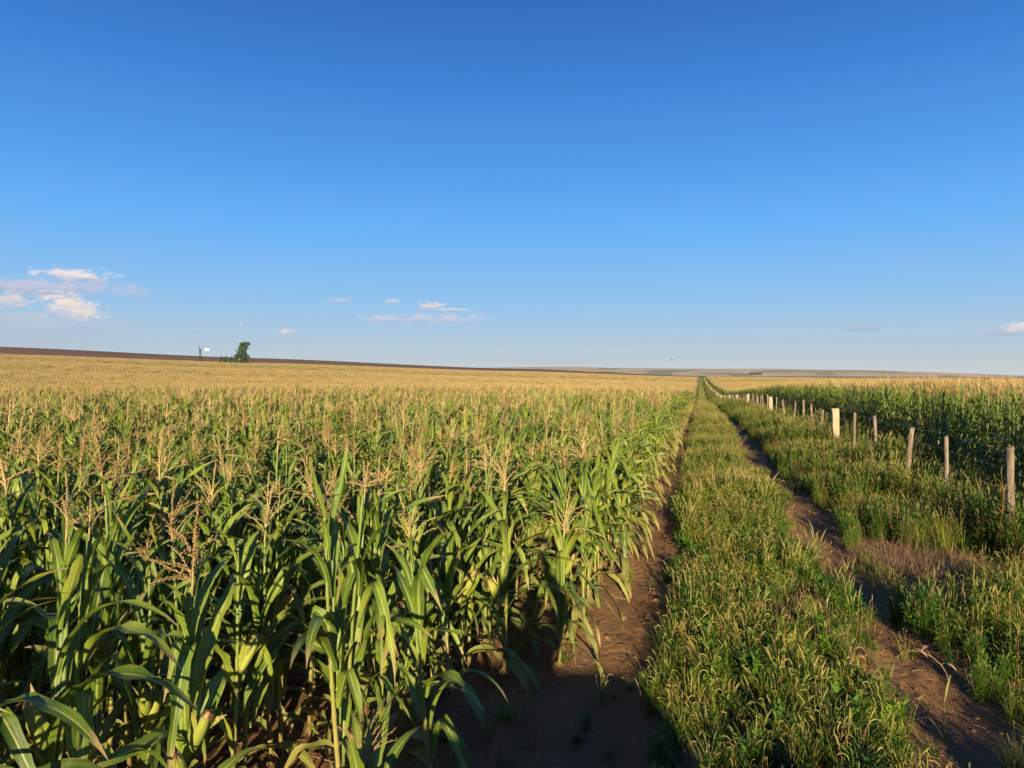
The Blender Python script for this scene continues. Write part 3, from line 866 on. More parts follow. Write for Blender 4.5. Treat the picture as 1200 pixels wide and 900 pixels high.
g = np.random.default_rng(21)
gm = [tuft_grass(k, 40, .17, 2).mesh('grass', GM) for k in range(4)] + [tuft_grass(10 + k, 30, .22, 6).mesh('grass', GM) for k in range(4)] \
    + [tuft_weed(20 + k, .26, 6, 14, leafL=.04, heads=.8).mesh('weed', GM) for k in range(2)] + [tuft_weed(24 + k, .17, 8, 12, leafL=.062, heads=.0).mesh('weed', GM) for k in range(2)] + [tuft_dry(30 + k).mesh('dry', GM) for k in range(3)]
# middle strip
x, y = strip_points(-.48, 1.55, [(-6, 1.5, 25), (1.5, 14, 110), (14, 40, 60), (40, 100, 28), (100, 260, 12), (260, 620, 4)], g)
wob = .06 * np.sin(y * .23) + .04 * np.sin(y * .61 + 1)
edge = np.minimum(x - (-.26 + wob), (1.10 + wob + .32 * np.exp(-((y - 6.7) / .7) ** 2)) - x); keep = (edge + (vnoise(x, y, 2.2, 41) - .5) * .30 > 0) & (vnoise(x, y, 3.0, 47) > .17)
x, y = x[keep], y[keep]; sel = vnoise(x, y, .55, 42); dr = vnoise(x, y, 1.1, 43)
ix = np.where(sel < .42, g.integers(0, 4, len(x)), np.where(sel < .62, g.integers(8, 12, len(x)), g.integers(4, 8, len(x))))
ix = np.where((dr > .80) & (g.random(len(x)) < .6), g.integers(12, 15, len(x)), ix)
ix = np.where(g.random(len(x)) < .2, g.integers(0, 12, len(x)), ix); ix = np.where(g.random(len(x)) < .14, g.integers(10, 12, len(x)), ix)
sc = g.uniform(.7, 1.2, len(x)) * (.75 + .5 * vnoise(x, y, .9, 44)) * np.interp(y, [0, 12, 40, 200], [1.0, 1.15, 1.3, 2.2])
G = [(x, y, sc, ix)]
# sparse growth in the ruts and along the maize edge
x, y = strip_points(-1.05, -.3, [(1.5, 30, 16), (30, 90, 9)], g); k = (vnoise(x, y, 1.3, 45) > .66) | (x < -.93); x, y = x[k], y[k]
G.append((x, y, g.uniform(.3, .75, len(x)), g.integers(0, 8, len(x))))
x, y = strip_points(1.1, 1.9, [(1.5, 30, 26), (30, 90, 18)], g); k = (vnoise(x, y, 1.1, 46) > .62); x, y = x[k], y[k]
G.append((x, y, g.uniform(.4, .85, len(x)), g.integers(0, 8, len(x))))
x, y = strip_points(-6, -.95, [(1.5, 14, 10)], g); k = (vnoise(x, y, 1.2, 48) > .6); x, y = x[k], y[k]      # straw between the rows
G.append((x, y, g.uniform(.5, 1.1, len(x)), np.where(g.random(len(x)) < .7, g.integers(12, 15, len(x)), g.integers(0, 4, len(x)))))
x, y = np.concatenate([q[0] for q in G]), np.concatenate([q[1] for q in G])
sc, ix = np.concatenate([q[2] for q in G]), np.concatenate([q[3] for q in G])
rot = np.stack([g.normal(0, .12, len(x)), g.normal(0, .12, len(x)), g.uniform(0, 6.28, len(x))], 1)
scatter('track_grass', np.stack([x, y, ground_near(x, y) - .01], 1), rot, sc, ix, gm, label='yellow green grass and seeding weeds along the middle of the farm track', cat='grass')

# weeds between the right rut and the maize
wm = [tuft_weed(50 + k, .5, 9, 26, heads=.45).mesh('weed', GM) for k in range(5)] + [tuft_weed(60 + k, .75, 7, 30, heads=.9, leafL=.065).mesh('weed', GM) for k in range(4)] \
    + [tuft_grass(70 + k, 44, .42, 6).mesh('grass', GM) for k in range(4)] + [tuft_dry(80 + k, 30, .38, 1.3).mesh('dry', GM) for k in range(3)]
x, y = strip_points(1.55, 4.8, [(-7, 2, 9), (2, 9, 75), (9, 18, 58), (18, 45, 36), (45, 110, 13), (110, 260, 4), (260, 620, 1.5)], g)
wob = .06 * np.sin(y * .23) + .04 * np.sin(y * .61 + 1)
edge = x - (1.74 - .14 * np.clip(7 - y, 0, 1) + wob); k = edge + (vnoise(x, y, 1.5, 51) - .5) * .35 > 0; x, y, edge = x[k], y[k], edge[k]
dead = (((x - 2.1) / .50) ** 2 + ((y - 8.2) / 1.4) ** 2 < 1) | (((x - 2.8) / .55) ** 2 + ((y - 8.5) / .7) ** 2 < 1)
ix = np.where(vnoise(x, y, .7, 52) < .45, g.integers(0, 5, len(x)), np.where(vnoise(x, y, .9, 53) < .6, g.integers(9, 13, len(x)), g.integers(5, 9, len(x))))
sc = g.uniform(.6, 1.1, len(x)) * (.70 + .7 * vnoise(x, y, .5, 54)) * np.clip(.72 + edge * .45, .3, 1.15) * np.interp(y, [0, 7.5, 9.5, 30, 200], [.75, .8, .95, 1.0, 1.4])
k = ~(dead & (g.random(len(x)) < .90)); ix = np.where(dead, g.integers(13, 16, len(x)), ix); sc = np.where(dead, sc * .5, sc); x, y, sc, ix = x[k], y[k], sc[k], ix[k]
xd = g.normal(2.25, .35, 70); yd = g.normal(8.6, .6, 70)
x = np.concatenate([x, xd]); y = np.concatenate([y, yd]); sc = np.concatenate([sc, g.uniform(.4, .8, 70)]); ix = np.concatenate([ix, g.integers(13, 16, 70)])
rot = np.stack([g.normal(0, .14, len(x)), g.normal(0, .14, len(x)), g.uniform(0, 6.28, len(x))], 1)
scatter('verge_weeds', np.stack([x, y, ground_near(x, y) - .01], 1), rot, sc, ix, wm, label='tall bushy green weeds filling the verge between right rut and fence', cat='weeds')

# clods and straw litter on the bare ground
def clod_mb(seed):
    g = np.random.default_rng(seed); bm = bmesh.new(); bmesh.ops.create_icosphere(bm, subdivisions=1, radius=.018)
    for v in bm.verts: v.co *= g.uniform(.7, 1.2); v.co.z *= .6
    m = MB(); m.add([v.co[:] for v in bm.verts], [tuple(v.index for v in f.verts) for f in bm.faces]); bm.free(); return m
def straw_mb(seed):
    g = np.random.default_rng(seed); m = MB()
    L = g.uniform(.06, .22); k = g.normal(0, .012); m.tube([(-L / 2, 0, .004), (0, k, .008), (L / 2, 0, .004)], [.0022, .0024, .0016], 4); return m
soilm = plain('soil_clod', (.26, .145, .072), .95, .1, .3, 40)
lm = [clod_mb(k).mesh('clod', [soilm], False) for k in range(4)] + [straw_mb(k).mesh('straw', [M['dry']]) for k in range(5)]
x, y = strip_points(-3.2, 2.6, [(1.5, 12, 130), (12, 30, 30)], g); inr = (rut(x, LRUT, .2) + rut(x, RRUT, .2)) > .5; k = (g.random(len(x)) < np.where(inr, .35, 1)); x, y = x[k], y[k]
ix = np.where(g.random(len(x)) < .6, g.integers(0, 4, len(x)), g.integers(4, 9, len(x))); sc = g.gamma(1.6, .30, len(x)) + .12
scatter('soil_litter', np.stack([x, y, ground_near(x, y)], 1), np.stack([g.normal(0, .2, len(x)), g.normal(0, .2, len(x)), g.uniform(0, 6.28, len(x))], 1), sc, ix, lm,
        label='loose clods and straw bits scattered over the bare brown ruts', cat='litter')


# ------------------------------------------------------------------ fence
def wood_mat(name, cols, rough=.85):
    m, n = mat(name); g_ = n.new('ShaderNodeTexCoord').outputs['Object']; sp = n.new('ShaderNodeSeparateXYZ'); n.l.new(g_, sp.inputs[0])
    oi = n.new('ShaderNodeObjectInfo').outputs['Random']
    nz = n.noise(n.comb(n.math('MULTIPLY', sp.outputs[0], 55), n.math('MULTIPLY', sp.outputs[1], 55), n.math('ADD', n.math('MULTIPLY', sp.outputs[2], 3.5), n.math('MULTIPLY', oi, 40))), 1.0, 5, .65)
    c = n.ramp(nz, [(.3, cols[0]), (.5, cols[1]), (.72, cols[2])]); c = n.mix(n.math('MULTIPLY', oi, .25), c, cols[0])
    crk = n.noise(n.comb(n.math('MULTIPLY', sp.outputs[0], 130), n.math('MULTIPLY', sp.outputs[1], 130), n.math('ADD', n.math('MULTIPLY', sp.outputs[2], 2.2), n.math('MULTIPLY', oi, 70))), 1.0, 3, .5)
    c = n.mix(n.mapr(crk, .60, .68, 0, .75), c, (.04, .03, .02)); finish(n, c, rough, .2, n.math('SUBTRACT', nz, crk), 1.0, .012); return m


M['post'] = wood_mat('weathered_post', [(.06, .045, .032), (.27, .21, .145), (.46, .38, .28)])
M['strainer'] = wood_mat('pale_post', [(.30, .24, .15), (.50, .41, .26), (.60, .50, .34)])
M['wire'] = plain('fence_wire', (.20, .17, .15), .6, .5, metal=.6)


def post_mb(seed, thick):
    g = np.random.default_rng(seed); m = MB()
    if thick:
        w = .082; bm = bmesh.new(); r = bmesh.ops.create_cube(bm, size=1)
        for v in bm.verts: v.co = Vector((v.co.x * 2 * w, v.co.y * 2 * w, (v.co.z + .5) * 1.54 - .3))
        bmesh.ops.subdivide_edges(bm, edges=[e for e in bm.edges if abs(e.verts[0].co.z - e.verts[1].co.z) > .5], cuts=6)
        for v in bm.verts:
            v.co.x += g.normal(0, .005); v.co.y += g.normal(0, .005)
            if v.co.z > 1.2: v.co.z += g.normal(0, .012)
        bmesh.ops.bevel(bm, geom=list(bm.edges), offset=.014, segments=1, affect='EDGES', clamp_overlap=True)
        bm.verts.ensure_lookup_table(); bm.verts.index_update(); m.add([v.co[:] for v in bm.verts], [tuple(v.index for v in f.verts) for f in bm.faces]); bm.free(); return m
    N = 12; H = 1.24; V = []; sides = 9; off = g.normal(0, .012, 2); rr_ = g.uniform(.030, .039); lob = g.uniform(.8, 1.2, sides)
    for i in range(N):
        z = -.3 + (H + .3) * i / (N - 1); s = i / (N - 1)
        for j in range(sides):
            a = 2 * math.pi * j / sides; r_ = rr_ * lob[j] * (1 + g.normal(0, .05)) * (1.05 - .15 * s)
            V.append((r_ * math.cos(a) + off[0] * math.sin(3 * s), r_ * math.sin(a) + off[1] * math.sin(4 * s), z + (g.normal(0, .014) if i == N - 1 else 0)))
    Fc = [(i * sides + j, i * sides + (j + 1) % sides, (i + 1) * sides + (j + 1) % sides, (i + 1) * sides + j) for i in range(N - 1) for j in range(sides)]
    sl_ = g.uniform(-.35, .35)
    for q in range((N - 1) * sides, N * sides): V[q] = (V[q][0], V[q][1], V[q][2] + V[q][0] * sl_)
    V.append((0, 0, H + .006)); Fc += [((N - 1) * sides + j, (N - 1) * sides + (j + 1) % sides, len(V) - 1) for j in range(sides)]
    m.add(V, Fc); return m


def build_fence():
    g = np.random.default_rng(8); fx = 3.42
    f = empty('wire_fence', (fx, 8.2, float(ground_near(fx, 8.2))))
    tag(f, 'long farm fence of weathered posts and wire running beside the right hand weeds', 'fence')
    base = Vector(f.location)
    thin = [post_mb(k, False).mesh('post', [M['post']]) for k in range(6)]; thick = [post_mb(20 + k, True).mesh('strainer_post', [M['strainer']], False) for k in range(3)]
    px = []
    for k in range(-7, 275):
        y = {-5: 9.17, -4: 11.38, -3: 13.5, -2: 15.7, -1: 17.9}.get(k, 19.85 + 2.12 * k + (g.normal(0, .08) if k else 0)); x = fx + g.normal(0, .03); tk = k % 8 == 0
        o = link('strainer_post' if tk else 'post', (thick if tk else thin)[int(g.integers(3 if tk else 6))], f, Vector((x, y, float(ground_near(x, y)))) - base,
                 (g.normal(0, .05), g.normal(0, .06), g.uniform(0, 6.28) if not tk else g.normal(0, .1)), (1, 1, 1 if tk else g.uniform(.93, 1.04)))
        if k == 0: o['label'] = 'thick pale squared post'
        if k == -5: o.rotation_euler = (0, -.02, 1)
        if k == -2: o.rotation_euler = (0, .07, 1)
        px.append((x, y))
    for h in (.28, .52, .76, 1.0, 1.22):
        m = MB(); P = []
        for k, (x, y) in enumerate(px[:150]):
            P.append((x - .05, y, float(ground_near(x, y)) + h + g.normal(0, .01)))
            if k < len(px) - 1 and k < 40:
                x2, y2 = px[k + 1]; P.append(((x + x2) / 2 - .05, (y + y2) / 2, float(ground_near((x + x2) / 2, (y + y2) / 2) * .0 + (ground_near(x, y) + ground_near(x2, y2)) / 2) + h - .012))
        m.tube(np.array(P) - np.array(base), .0016, 3)
        if h > .4:
            for k in range(14 * 12):   # barbs
                t = k / 12; a = int(t * 2); q = np.array(P[a]) * (1 - (t * 2 - a)) + np.array(P[a + 1]) * (t * 2 - a) - np.array(base)
                for s in (-1, 1): m.tube([q + (-.012 * s, 0, -.010), q + (.012 * s, .004, .010)], .0011, 3, cap=False)
        link('wire', m.mesh('wire', [M['wire']]), f)


build_fence()

# ------------------------------------------------------------------ far things: tree, bushes, wind pump, copse, bird
M['tree_leaf'] = blade_material('tree_foliage', [(.3, (.022, .048, .020)), (.5, (.040, .075, .030)), (.7, (.07, .11, .045))], .6, .2, .35)
M['bark'] = plain('pale_bark', (.62, .56, .46), .8, .2, .2, 3)
M['dark_steel'] = plain('dark_steel', (.05, .05, .055), .5, .5, metal=.5)
M['white_vane'] = plain('white_vane', (.80, .80, .78), .4, .5, .03)


def crown_mb(lobes, seed, per=420, size=.42):
    g = np.random.default_rng(seed); m = MB()
    for (cx, cy, cz, rx, ry, rz, dens) in lobes:
        for k in range(int(per * dens)):
            d = g.normal(size=3); d /= np.linalg.norm(d); r_ = g.uniform(.35, 1.0) ** .6 * (1 + .25 * math.sin(d[0] * 5 + seed) * math.cos(d[2] * 6))
            c_ = np.array([cx + d[0] * rx * r_, cy + d[1] * ry * r_, cz + d[2] * rz * r_]); a = g.normal(size=3); a /= np.linalg.norm(a); b = np.cross(a, g.normal(size=3)); b /= np.linalg.norm(b)
            s_ = size * g.uniform(.5, 1.3)
            m.add([c_ - a * s_ * .5, c_ + b * s_ * .35, c_ + a * s_ * .6, c_ - b * s_ * .35], [(0, 1, 2, 3)])
    return m


def far_tree():
    D = 520; x, y, z = at(281.5, D); t = empty('lone_tree', (x, y, z), R(YAW)); t.scale = (1.1, 1.1, 1.12); tag(t, 'lone dark evergreen tree with pale trunk standing at the edge of the maize', 'tree')
    pxm = D / F    # metres per photo pixel at that depth
    L = [(-.5, 0, 2.6, 4.2, 3, 2.6, 1.0), (1.5, 0, 5.0, 3.6, 3, 3.0, 1.0), (.8, 0, 8.0, 3.6, 3, 2.8, 1.1), (2.0, 0, 10.8, 3.2, 2.6, 2.2, .9), (4.8, 0, 5.0, 1.6, 1.6, 1.8, .3),
         (3.6, 0, 13.4, 2.6, 2.0, 1.8, .6), (1.4, 0, 13.6, 1.8, 1.6, 1.1, .3), (-2.6, 0, 5.6, 1.5, 1.5, 1.2, .3), (5.6, 0, 14.0, 1.0, 1.0, 1.0, .15), (3.3, 0, 1.8, 2.8, 2, 1.9, .6), (0, -2.6, 3.6, 3.0, 1, 2.4, .5), (2.4, -2, 7, 2.8, 1.4, 3, .6), (-.8, -3.4, 1.6, 1.3, .6, 1.2, .2)]
    link('crown', crown_mb(L, 3, 520, .85).mesh('crown', [M['tree_leaf']], False), t)
    m = MB(); m.tube([(0, -3.0, -.3), (.1, -2.9, 1.5), (.4, -2.0, 4.0), (.9, -1., 6.5)], [.34, .28, .2, .1], 8)
    m.tube([(.3, -2.6, 3.0), (1.5, -1.5, 5), (2.2, 0, 9), (3.2, 0, 12.5)], [.2, .18, .14, .05], 6); link('trunk', m.mesh('trunk', [M['bark']]), t)
    for k, (u, w, h_) in enumerate(((272, 3.4, 5.4), (266.5, 3.0, 5.6), (261, 2.4, 5.8))):
        x, y, z = at(u, D - 1); b = empty('round_bush', (x, y, z), R(YAW))
        tag(b, ['dark low bush touching the lone tree', 'middle one of three dark bushes left of the lone tree', 'leftmost dark bush of the row beside the lone tree'][k], 'bush', 'dark bushes beside the lone tree')
        link('foliage', crown_mb([(0, 0, h_ * .45, w, 2, h_ * .55, 1.0), (-.8, 0, h_ * .8, w * .4, 1, h_ * .35, .25)], 20 + k, 330, .7).mesh('foliage', [M['tree_leaf']], False), b)
        m = MB(); m.tube([(0, 0, -.2), (.1, 0, h_ * .6)], [.15, .06], 6); link('stem', m.mesh('stem', [M['bark']]), b)


far_tree()


def wind_pump():
    D = 545; x, y, z = at(235.0, D); t = empty('wind_pump', (x, y, z), R(YAW)); tag(t, 'dark steel wind pump with white tail vane standing beyond the maize', 'wind pump')
    H = 10.6 * D / 545
    m = MB()
    for sx in (-1, 1):
        for sy in (-1, 1): m.tube([(1.1 * sx, 1.1 * sy, -.3), (.16 * sx, .16 * sy, H)], [.12, .09], 4)
    for k in range(7):
        z0 = H * k / 7; z1 = H * (k + 1) / 7; a = 1.1 - .94 * k / 7; b = 1.1 - .94 * (k + 1) / 7
        for (p, q) in (((-1, -1), (1, -1)), ((1, -1), (1, 1)), ((1, 1), (-1, 1)), ((-1, 1), (-1, -1))):
            m.tube([(p[0] * a, p[1] * a, z0), (q[0] * b, q[1] * b, z1)], .035, 3); m.tube([(q[0] * a, q[1] * a, z0), (p[0] * b, p[1] * b, z1)], .035, 3)
    link('tower', m.mesh('tower', [M['dark_steel']]), t)
    hd = empty('head', (0, 0, 0)); hd.parent = t; hd.location = (0, 0, H + .2); hd.rotation_euler = (0, 0, R(24))
    m = MB(); m.tube([(-.6, 0, 0), (.5, 0, 0)], .22, 8); link('gearbox', m.mesh('gearbox', [M['dark_steel']]), hd)
    m = MB(); Rr = 2.7
    for r_ in (1.3, Rr * .96): m.tube([(-.65, r_ * math.cos(a), r_ * math.sin(a)) for a in np.linspace(0, 2 * math.pi, 25)], .04, 3)
    for k in range(18):
        a = 2 * math.pi * k / 18; rd = np.array([0, math.cos(a), math.sin(a)]); tg = np.array([0, -math.sin(a), math.cos(a)]); ax = np.array([1., 0, 0]); c0 = np.array([-.65, 0, 0])
        e = tg * .72 + ax * .5
        V = [c0 + rd * .8 - e * .12, c0 + rd * .8 + e * .12, c0 + rd * Rr + e * .48, c0 + rd * Rr - e * .48]; V2 = [v + ax * .02 for v in V]
        m.add(V + V2, [(0, 1, 2, 3), (7, 6, 5, 4), (0, 4, 5, 1), (1, 5, 6, 2), (2, 6, 7, 3), (3, 7, 4, 0)])
    link('rotor', m.mesh('rotor', [M['dark_steel']], False), hd)
    m = MB(); m.tube([(.4, 0, 0), (3.2, 0, .0)], .05, 4)
    m2 = MB(); m2.box(3.0, 6.2, -.03, .03, -1.0, .95); m.tube([(.4, 0, .3), (3.2, 0, .1)], .035, 3)
    link('tail_boom', m.mesh('tail_boom', [M['dark_steel']]), hd); link('tail_vane', m2.mesh('tail_vane', [M['white_vane']], False), hd)


wind_pump()


def copse():
    lb = []; g = np.random.default_rng(4)
    x0, y0, z0 = at(884, 2500)
    for k in range(16): lb.append((g.uniform(-26, 26), g.uniform(-8, 8), g.uniform(2, 5), g.uniform(4, 7), 5, g.uniform(3, 5), .22))
    o = link('distant_copse', crown_mb(lb, 6, 420, 2.2).mesh('distant_copse', [M['tree_leaf']], False), None, (x0, y0, float(ground_z(x0, y0))), (0, 0, R(YAW)))
    tag(o, 'far dark copse showing as a short line below the pale hills', 'copse', None, 'stuff')


copse()


def bird():
    m = MB(); D = 75.; x, y, _ = at(787, D); z = CAM_H + (V0 - 421.5) / F * D
    m.tube([(0, -.20, 0), (0, -.12, .01), (0, 0, .02), (0, .12, .01), (0, .17, .015), (0, .21, .0)], [.008, .035, .05, .04, .028, .004], 8)
    o = link('flying_bird', None, None, (x, y, z)); bpy.data.objects.remove(o)
    t = empty('flying_bird', (x, y, z), R(60)); t.scale = (.62, .62, .62); tag(t, 'tiny dark bird flying above the far end of the track', 'bird')
    bm_ = plain('bird_feather', (.05, .04, .035), .7, .3); link('body', m.mesh('body', [bm_]), t)
    for s in (-1, 1):
        w = MB(); V = [(0, .07, .02), (0, -.06, .02), (s * .18, -.07, .12), (s * .18, .08, .12), (s * .36, -.10, .08), (s * .33, .02, .09)]
        V2 = [(a, b, c - .008) for a, b, c in V]
        w.add(V + V2, [(0, 1, 2, 3), (3, 2, 4, 5), (9, 8, 7, 6), (11, 10, 8, 9), (0, 3, 9, 6), (3, 5, 11, 9), (1, 7, 8, 2), (2, 8, 10, 4), (4, 10, 11, 5)]); link('wing', w.mesh('wing', [bm_], False), t)


bird()


# ------------------------------------------------------------------ behind the camera: the person taking the photograph and the pickup, whose shadows fall into view
def skin_mesh(name, J, E, mats, sub=2, root=0):
    me = bpy.data.meshes.new(name + '_cage'); me.from_pydata([j[0] for j in J], E, []); me.update()
    o = bpy.data.objects.new(name + '_cage', me); COL.objects.link(o); md = o.modifiers.new('s', 'SKIN'); md.use_smooth_shade = True
    for k, j in enumerate(J): me.skin_vertices[0].data[k].radius = (j[1], j[2] if len(j) > 2 else j[1])
    me.skin_vertices[0].data[root].use_root = True; ms = o.modifiers.new('b', 'SUBSURF'); ms.levels = sub
    dg = bpy.context.evaluated_depsgraph_get(); out = bpy.data.meshes.new_from_object(o.evaluated_get(dg)); out.name = name
    bpy.data.objects.remove(o); out.materials.clear()
    for m in mats: out.materials.append(m)
    out.polygons.foreach_set('use_smooth', [True] * len(out.polygons)); return out


def photographer():
    t = empty('person', (.03, -.40, 0), R(YAW)); tag(t, 'person in jacket and jeans raising a phone overhead to take the photo', 'person')
    skinm = plain('skin', (.50, .30, .21), .5, .4); cloth = plain('jacket_cloth', (.08, .10, .16), .9, .2); jean = plain('denim', (.06, .09, .18), .9, .2); hair = plain('hair', (.03, .02, .015), .7, .3)
    J = [((0, 0, .95), .15, .11), ((0, 0, 1.12), .13, .10), ((0, .01, 1.30), .16, .11), ((0, 0, 1.44), .11, .08), ((0, .01, 1.50), .055), ((0, .02, 1.60), .075, .09), ((0, .02, 1.68), .075, .09), ((0, .015, 1.74), .05),
         ((.10, 0, .88), .095), ((.12, .02, .48), .06), ((.13, -.01, .10), .042), ((.14, .14, .04), .04),
         ((-.10, 0, .88), .095), ((-.12, .02, .48), .06), ((-.13, -.01, .10), .042), ((-.14, .14, .04), .04),
         ((.18, .01, 1.43), .055), ((.25, .16, 1.66), .045), ((.11, .30, 1.90), .032), ((.085, .34, 2.03), .028),
         ((-.18, .01, 1.43), .055), ((-.25, .16, 1.66), .045), ((-.11, .30, 1.90), .032), ((-.085, .34, 2.03), .028)]
    E = [(0, 1), (1, 2), (2, 3), (3, 4), (4, 5), (5, 6), (6, 7), (0, 8), (8, 9), (9, 10), (10, 11), (0, 12), (12, 13), (13, 14), (14, 15), (3, 16), (16, 17), (17, 18), (18, 19), (3, 20), (20, 21), (21, 22), (22, 23)]
    link('body', skin_mesh('body', J, E, [skinm]), t)
    link('jacket', skin_mesh('jacket', [(J[0][0], .165, .125), (J[1][0], .15, .12), (J[2][0], .18, .13), (J[3][0], .13, .10), (J[16][0], .07), (J[17][0], .058), ((.12, .29, 1.88), .044), (J[20][0], .07), (J[21][0], .058), ((-.12, .29, 1.88), .044)],
         [(0, 1), (1, 2), (2, 3), (3, 4), (4, 5), (5, 6), (3, 7), (7, 8), (8, 9)], [cloth]), t)
    link('jeans', skin_mesh('jeans', [((0, 0, .97), .16, .125), ((.10, 0, .86), .11), ((.12, .02, .48), .075), ((.13, -.01, .12), .06), ((-.10, 0, .86), .11), ((-.12, .02, .48), .075), ((-.13, -.01, .12), .06)],
         [(0, 1), (1, 2), (2, 3), (0, 4), (4, 5), (5, 6)], [jean]), t)
    link('hair', skin_mesh('hair', [((0, -.01, 1.66), .085, .09), ((0, -.005, 1.74), .07), ((0, -.03, 1.60), .07)], [(0, 1), (0, 2)], [hair]), t)
    for s in (-1, 1):
        Jf = [((s * .085, .345, 2.06), .022, .03)]; Ef = []
        for k, (dz, L) in enumerate(((.035, .066), (.018, .074), (0, .070), (-.018, .056))):
            b = len(Jf); Jf += [((s * .083, .37, 2.09 + dz), .009), ((s * .070, .37 + L * .25, 2.10 + dz), .008), ((s * .048, .365 + L * .12, 2.10 + dz), .007)]; Ef += [(0, b), (b, b + 1), (b + 1, b + 2)]
        b = len(Jf); Jf += [((s * .078, .335, 2.085), .011), ((s * .055, .34, 2.11), .009)]; Ef += [(0, b), (b, b + 1)]
        link('hand', skin_mesh('hand', Jf, Ef, [skinm], 1), t)
    ph = MB(); ph.box(-.078, .078, -.0045, .0045, -.037, .037)
    p = link('phone', ph.mesh('phone', [M['dark_steel']], False), None, (0.012, -.045, 2.095), (0, 0, R(YAW))); tag(p, 'dark phone held level in both raised hands', 'phone')


photographer()


def pickup():
    t = empty('pickup_truck', (.62, -3.6, 0)); tag(t, 'silver pickup truck parked on the track behind the photographer', 'pickup truck')
    paint = plain('silver_paint', (.45, .46, .47), .3, .6, .03, metal=.4); glass = plain('dark_glass', (.02, .025, .03), .08, .6, .05, bstr=0); rub = plain('tyre_rubber', (.025, .025, .025), .9, .2)
    chrome = plain('wheel_metal', (.6, .6, .6), .3, .5, .05, metal=.9); lamp = plain('lamp_glass', (.8, .8, .78), .1, .6, .05, bstr=0); red = plain('rear_lamp', (.45, .02, .02), .2, .5)
    def prism(name, prof, w0, w1, mt, bev=.04, par=t):
        bm = bmesh.new(); n_ = len(prof); L = [bm.verts.new((-(w0 if z < 1.0 else w0 + (w1 - w0) * (z - 1.0) / .9), y, z)) for y, z in prof]; Rr = [bm.verts.new((-v.co.x, v.co.y, v.co.z)) for v in L]
        bm.faces.new(L); bm.faces.new(Rr[::-1])
        for i in range(n_): bm.faces.new((L[i], Rr[i], Rr[(i + 1) % n_], L[(i + 1) % n_]))
        bmesh.ops.recalc_face_normals(bm, faces=bm.faces); bmesh.ops.bevel(bm, geom=list(bm.edges), offset=bev, segments=2, affect='EDGES', clamp_overlap=True)
        me = bpy.data.meshes.new(name); bm.to_mesh(me); bm.free(); me.materials.append(mt); return link(name, me, par)
    prism('body', [(2.55, .45), (2.6, .75), (2.5, 1.02), (1.55, 1.12), (-.7, 1.10), (-.72, .80), (-2.3, .80), (-2.32, 1.08), (-2.45, 1.08), (-2.5, .45)], .90, .86, paint)
    prism('cabin', [(1.60, 1.05), (1.0, 1.78), (.7, 1.86), (-.45, 1.86), (-.72, 1.08)], .87, .72, paint)
    prism('windscreen', [(1.585, 1.14), (1.62, 1.14), (1.10, 1.72), (1.06, 1.72)], .78, .66, glass, .004)
    prism('rear_window', [(-.70, 1.22), (-.73, 1.22), (-.55, 1.74), (-.52, 1.74)], .70, .62, glass, .004)
    for s in (-1, 1):
        for (y0, y1) in ((.25, 1.25), (-.55, .18)):
            m = MB(); yt = min(y1, .95); m.add([(s * .882, y0, 1.16), (s * .882, y1, 1.16), (s * .775, yt, 1.72), (s * .775, y0 + (.08 if y0 < 0 else 0), 1.72), (s * .86, y0, 1.16), (s * .86, y1, 1.16), (s * .75, yt, 1.72), (s * .75, y0 + (.08 if y0 < 0 else 0), 1.72)],
                [(0, 1, 2, 3), (7, 6, 5, 4), (0, 4, 5, 1), (1, 5, 6, 2), (2, 6, 7, 3), (3, 7, 4, 0)]); link('side_window', m.mesh('side_window', [glass], False), t)
        for yw in (1.75, -1.55):
            m = MB(); m.tube([(s * .70, yw, .38), (s * .74, yw, .38), (s * .92, yw, .38), (s * .95, yw, .38)], [.33, .38, .38, .34], 28); w = link('wheel', m.mesh('tyre', [rub]), t)
            m = MB(); m.tube([(s * .93, yw, .38), (s * .965, yw, .38)], [.22, .20], 20); m.tube([(s * .96, yw, .38), (s * .985, yw, .38)], [.06, .05], 10); link('rim', m.mesh('rim', [chrome]), w)
        m = MB(); m.box(s * .72 - .13, s * .72 + .13, 2.52, 2.60, .82, .96); link('headlight', m.mesh('headlight', [lamp], False), t)
        m = MB(); m.box(s * .82 - .06, s * .82 + .06, -2.515, -2.46, .78, 1.02); link('rear_light', m.mesh('rear_light', [red], False), t)
        m = MB(); m.tube([(s * .86, 1.25, 1.20), (s * .98, 1.25, 1.24)], .02, 6); m.box(s * 1.04 - .08, s * 1.04 + .08, 1.20, 1.28, 1.16, 1.34); link('mirror', m.mesh('mirror', [paint], False), t)
    m = MB(); m.box(-.88, .88, 2.56, 2.70, .42, .64); link('bumper', m.mesh('bumper', [M['dark_steel']], False), t)
    m = MB()
    for k in range(5): m.box(-.52, .52, 2.585, 2.62, .70 + .05 * k, .725 + .05 * k)
    link('grille', m.mesh('grille', [chrome], False), t)


pickup()


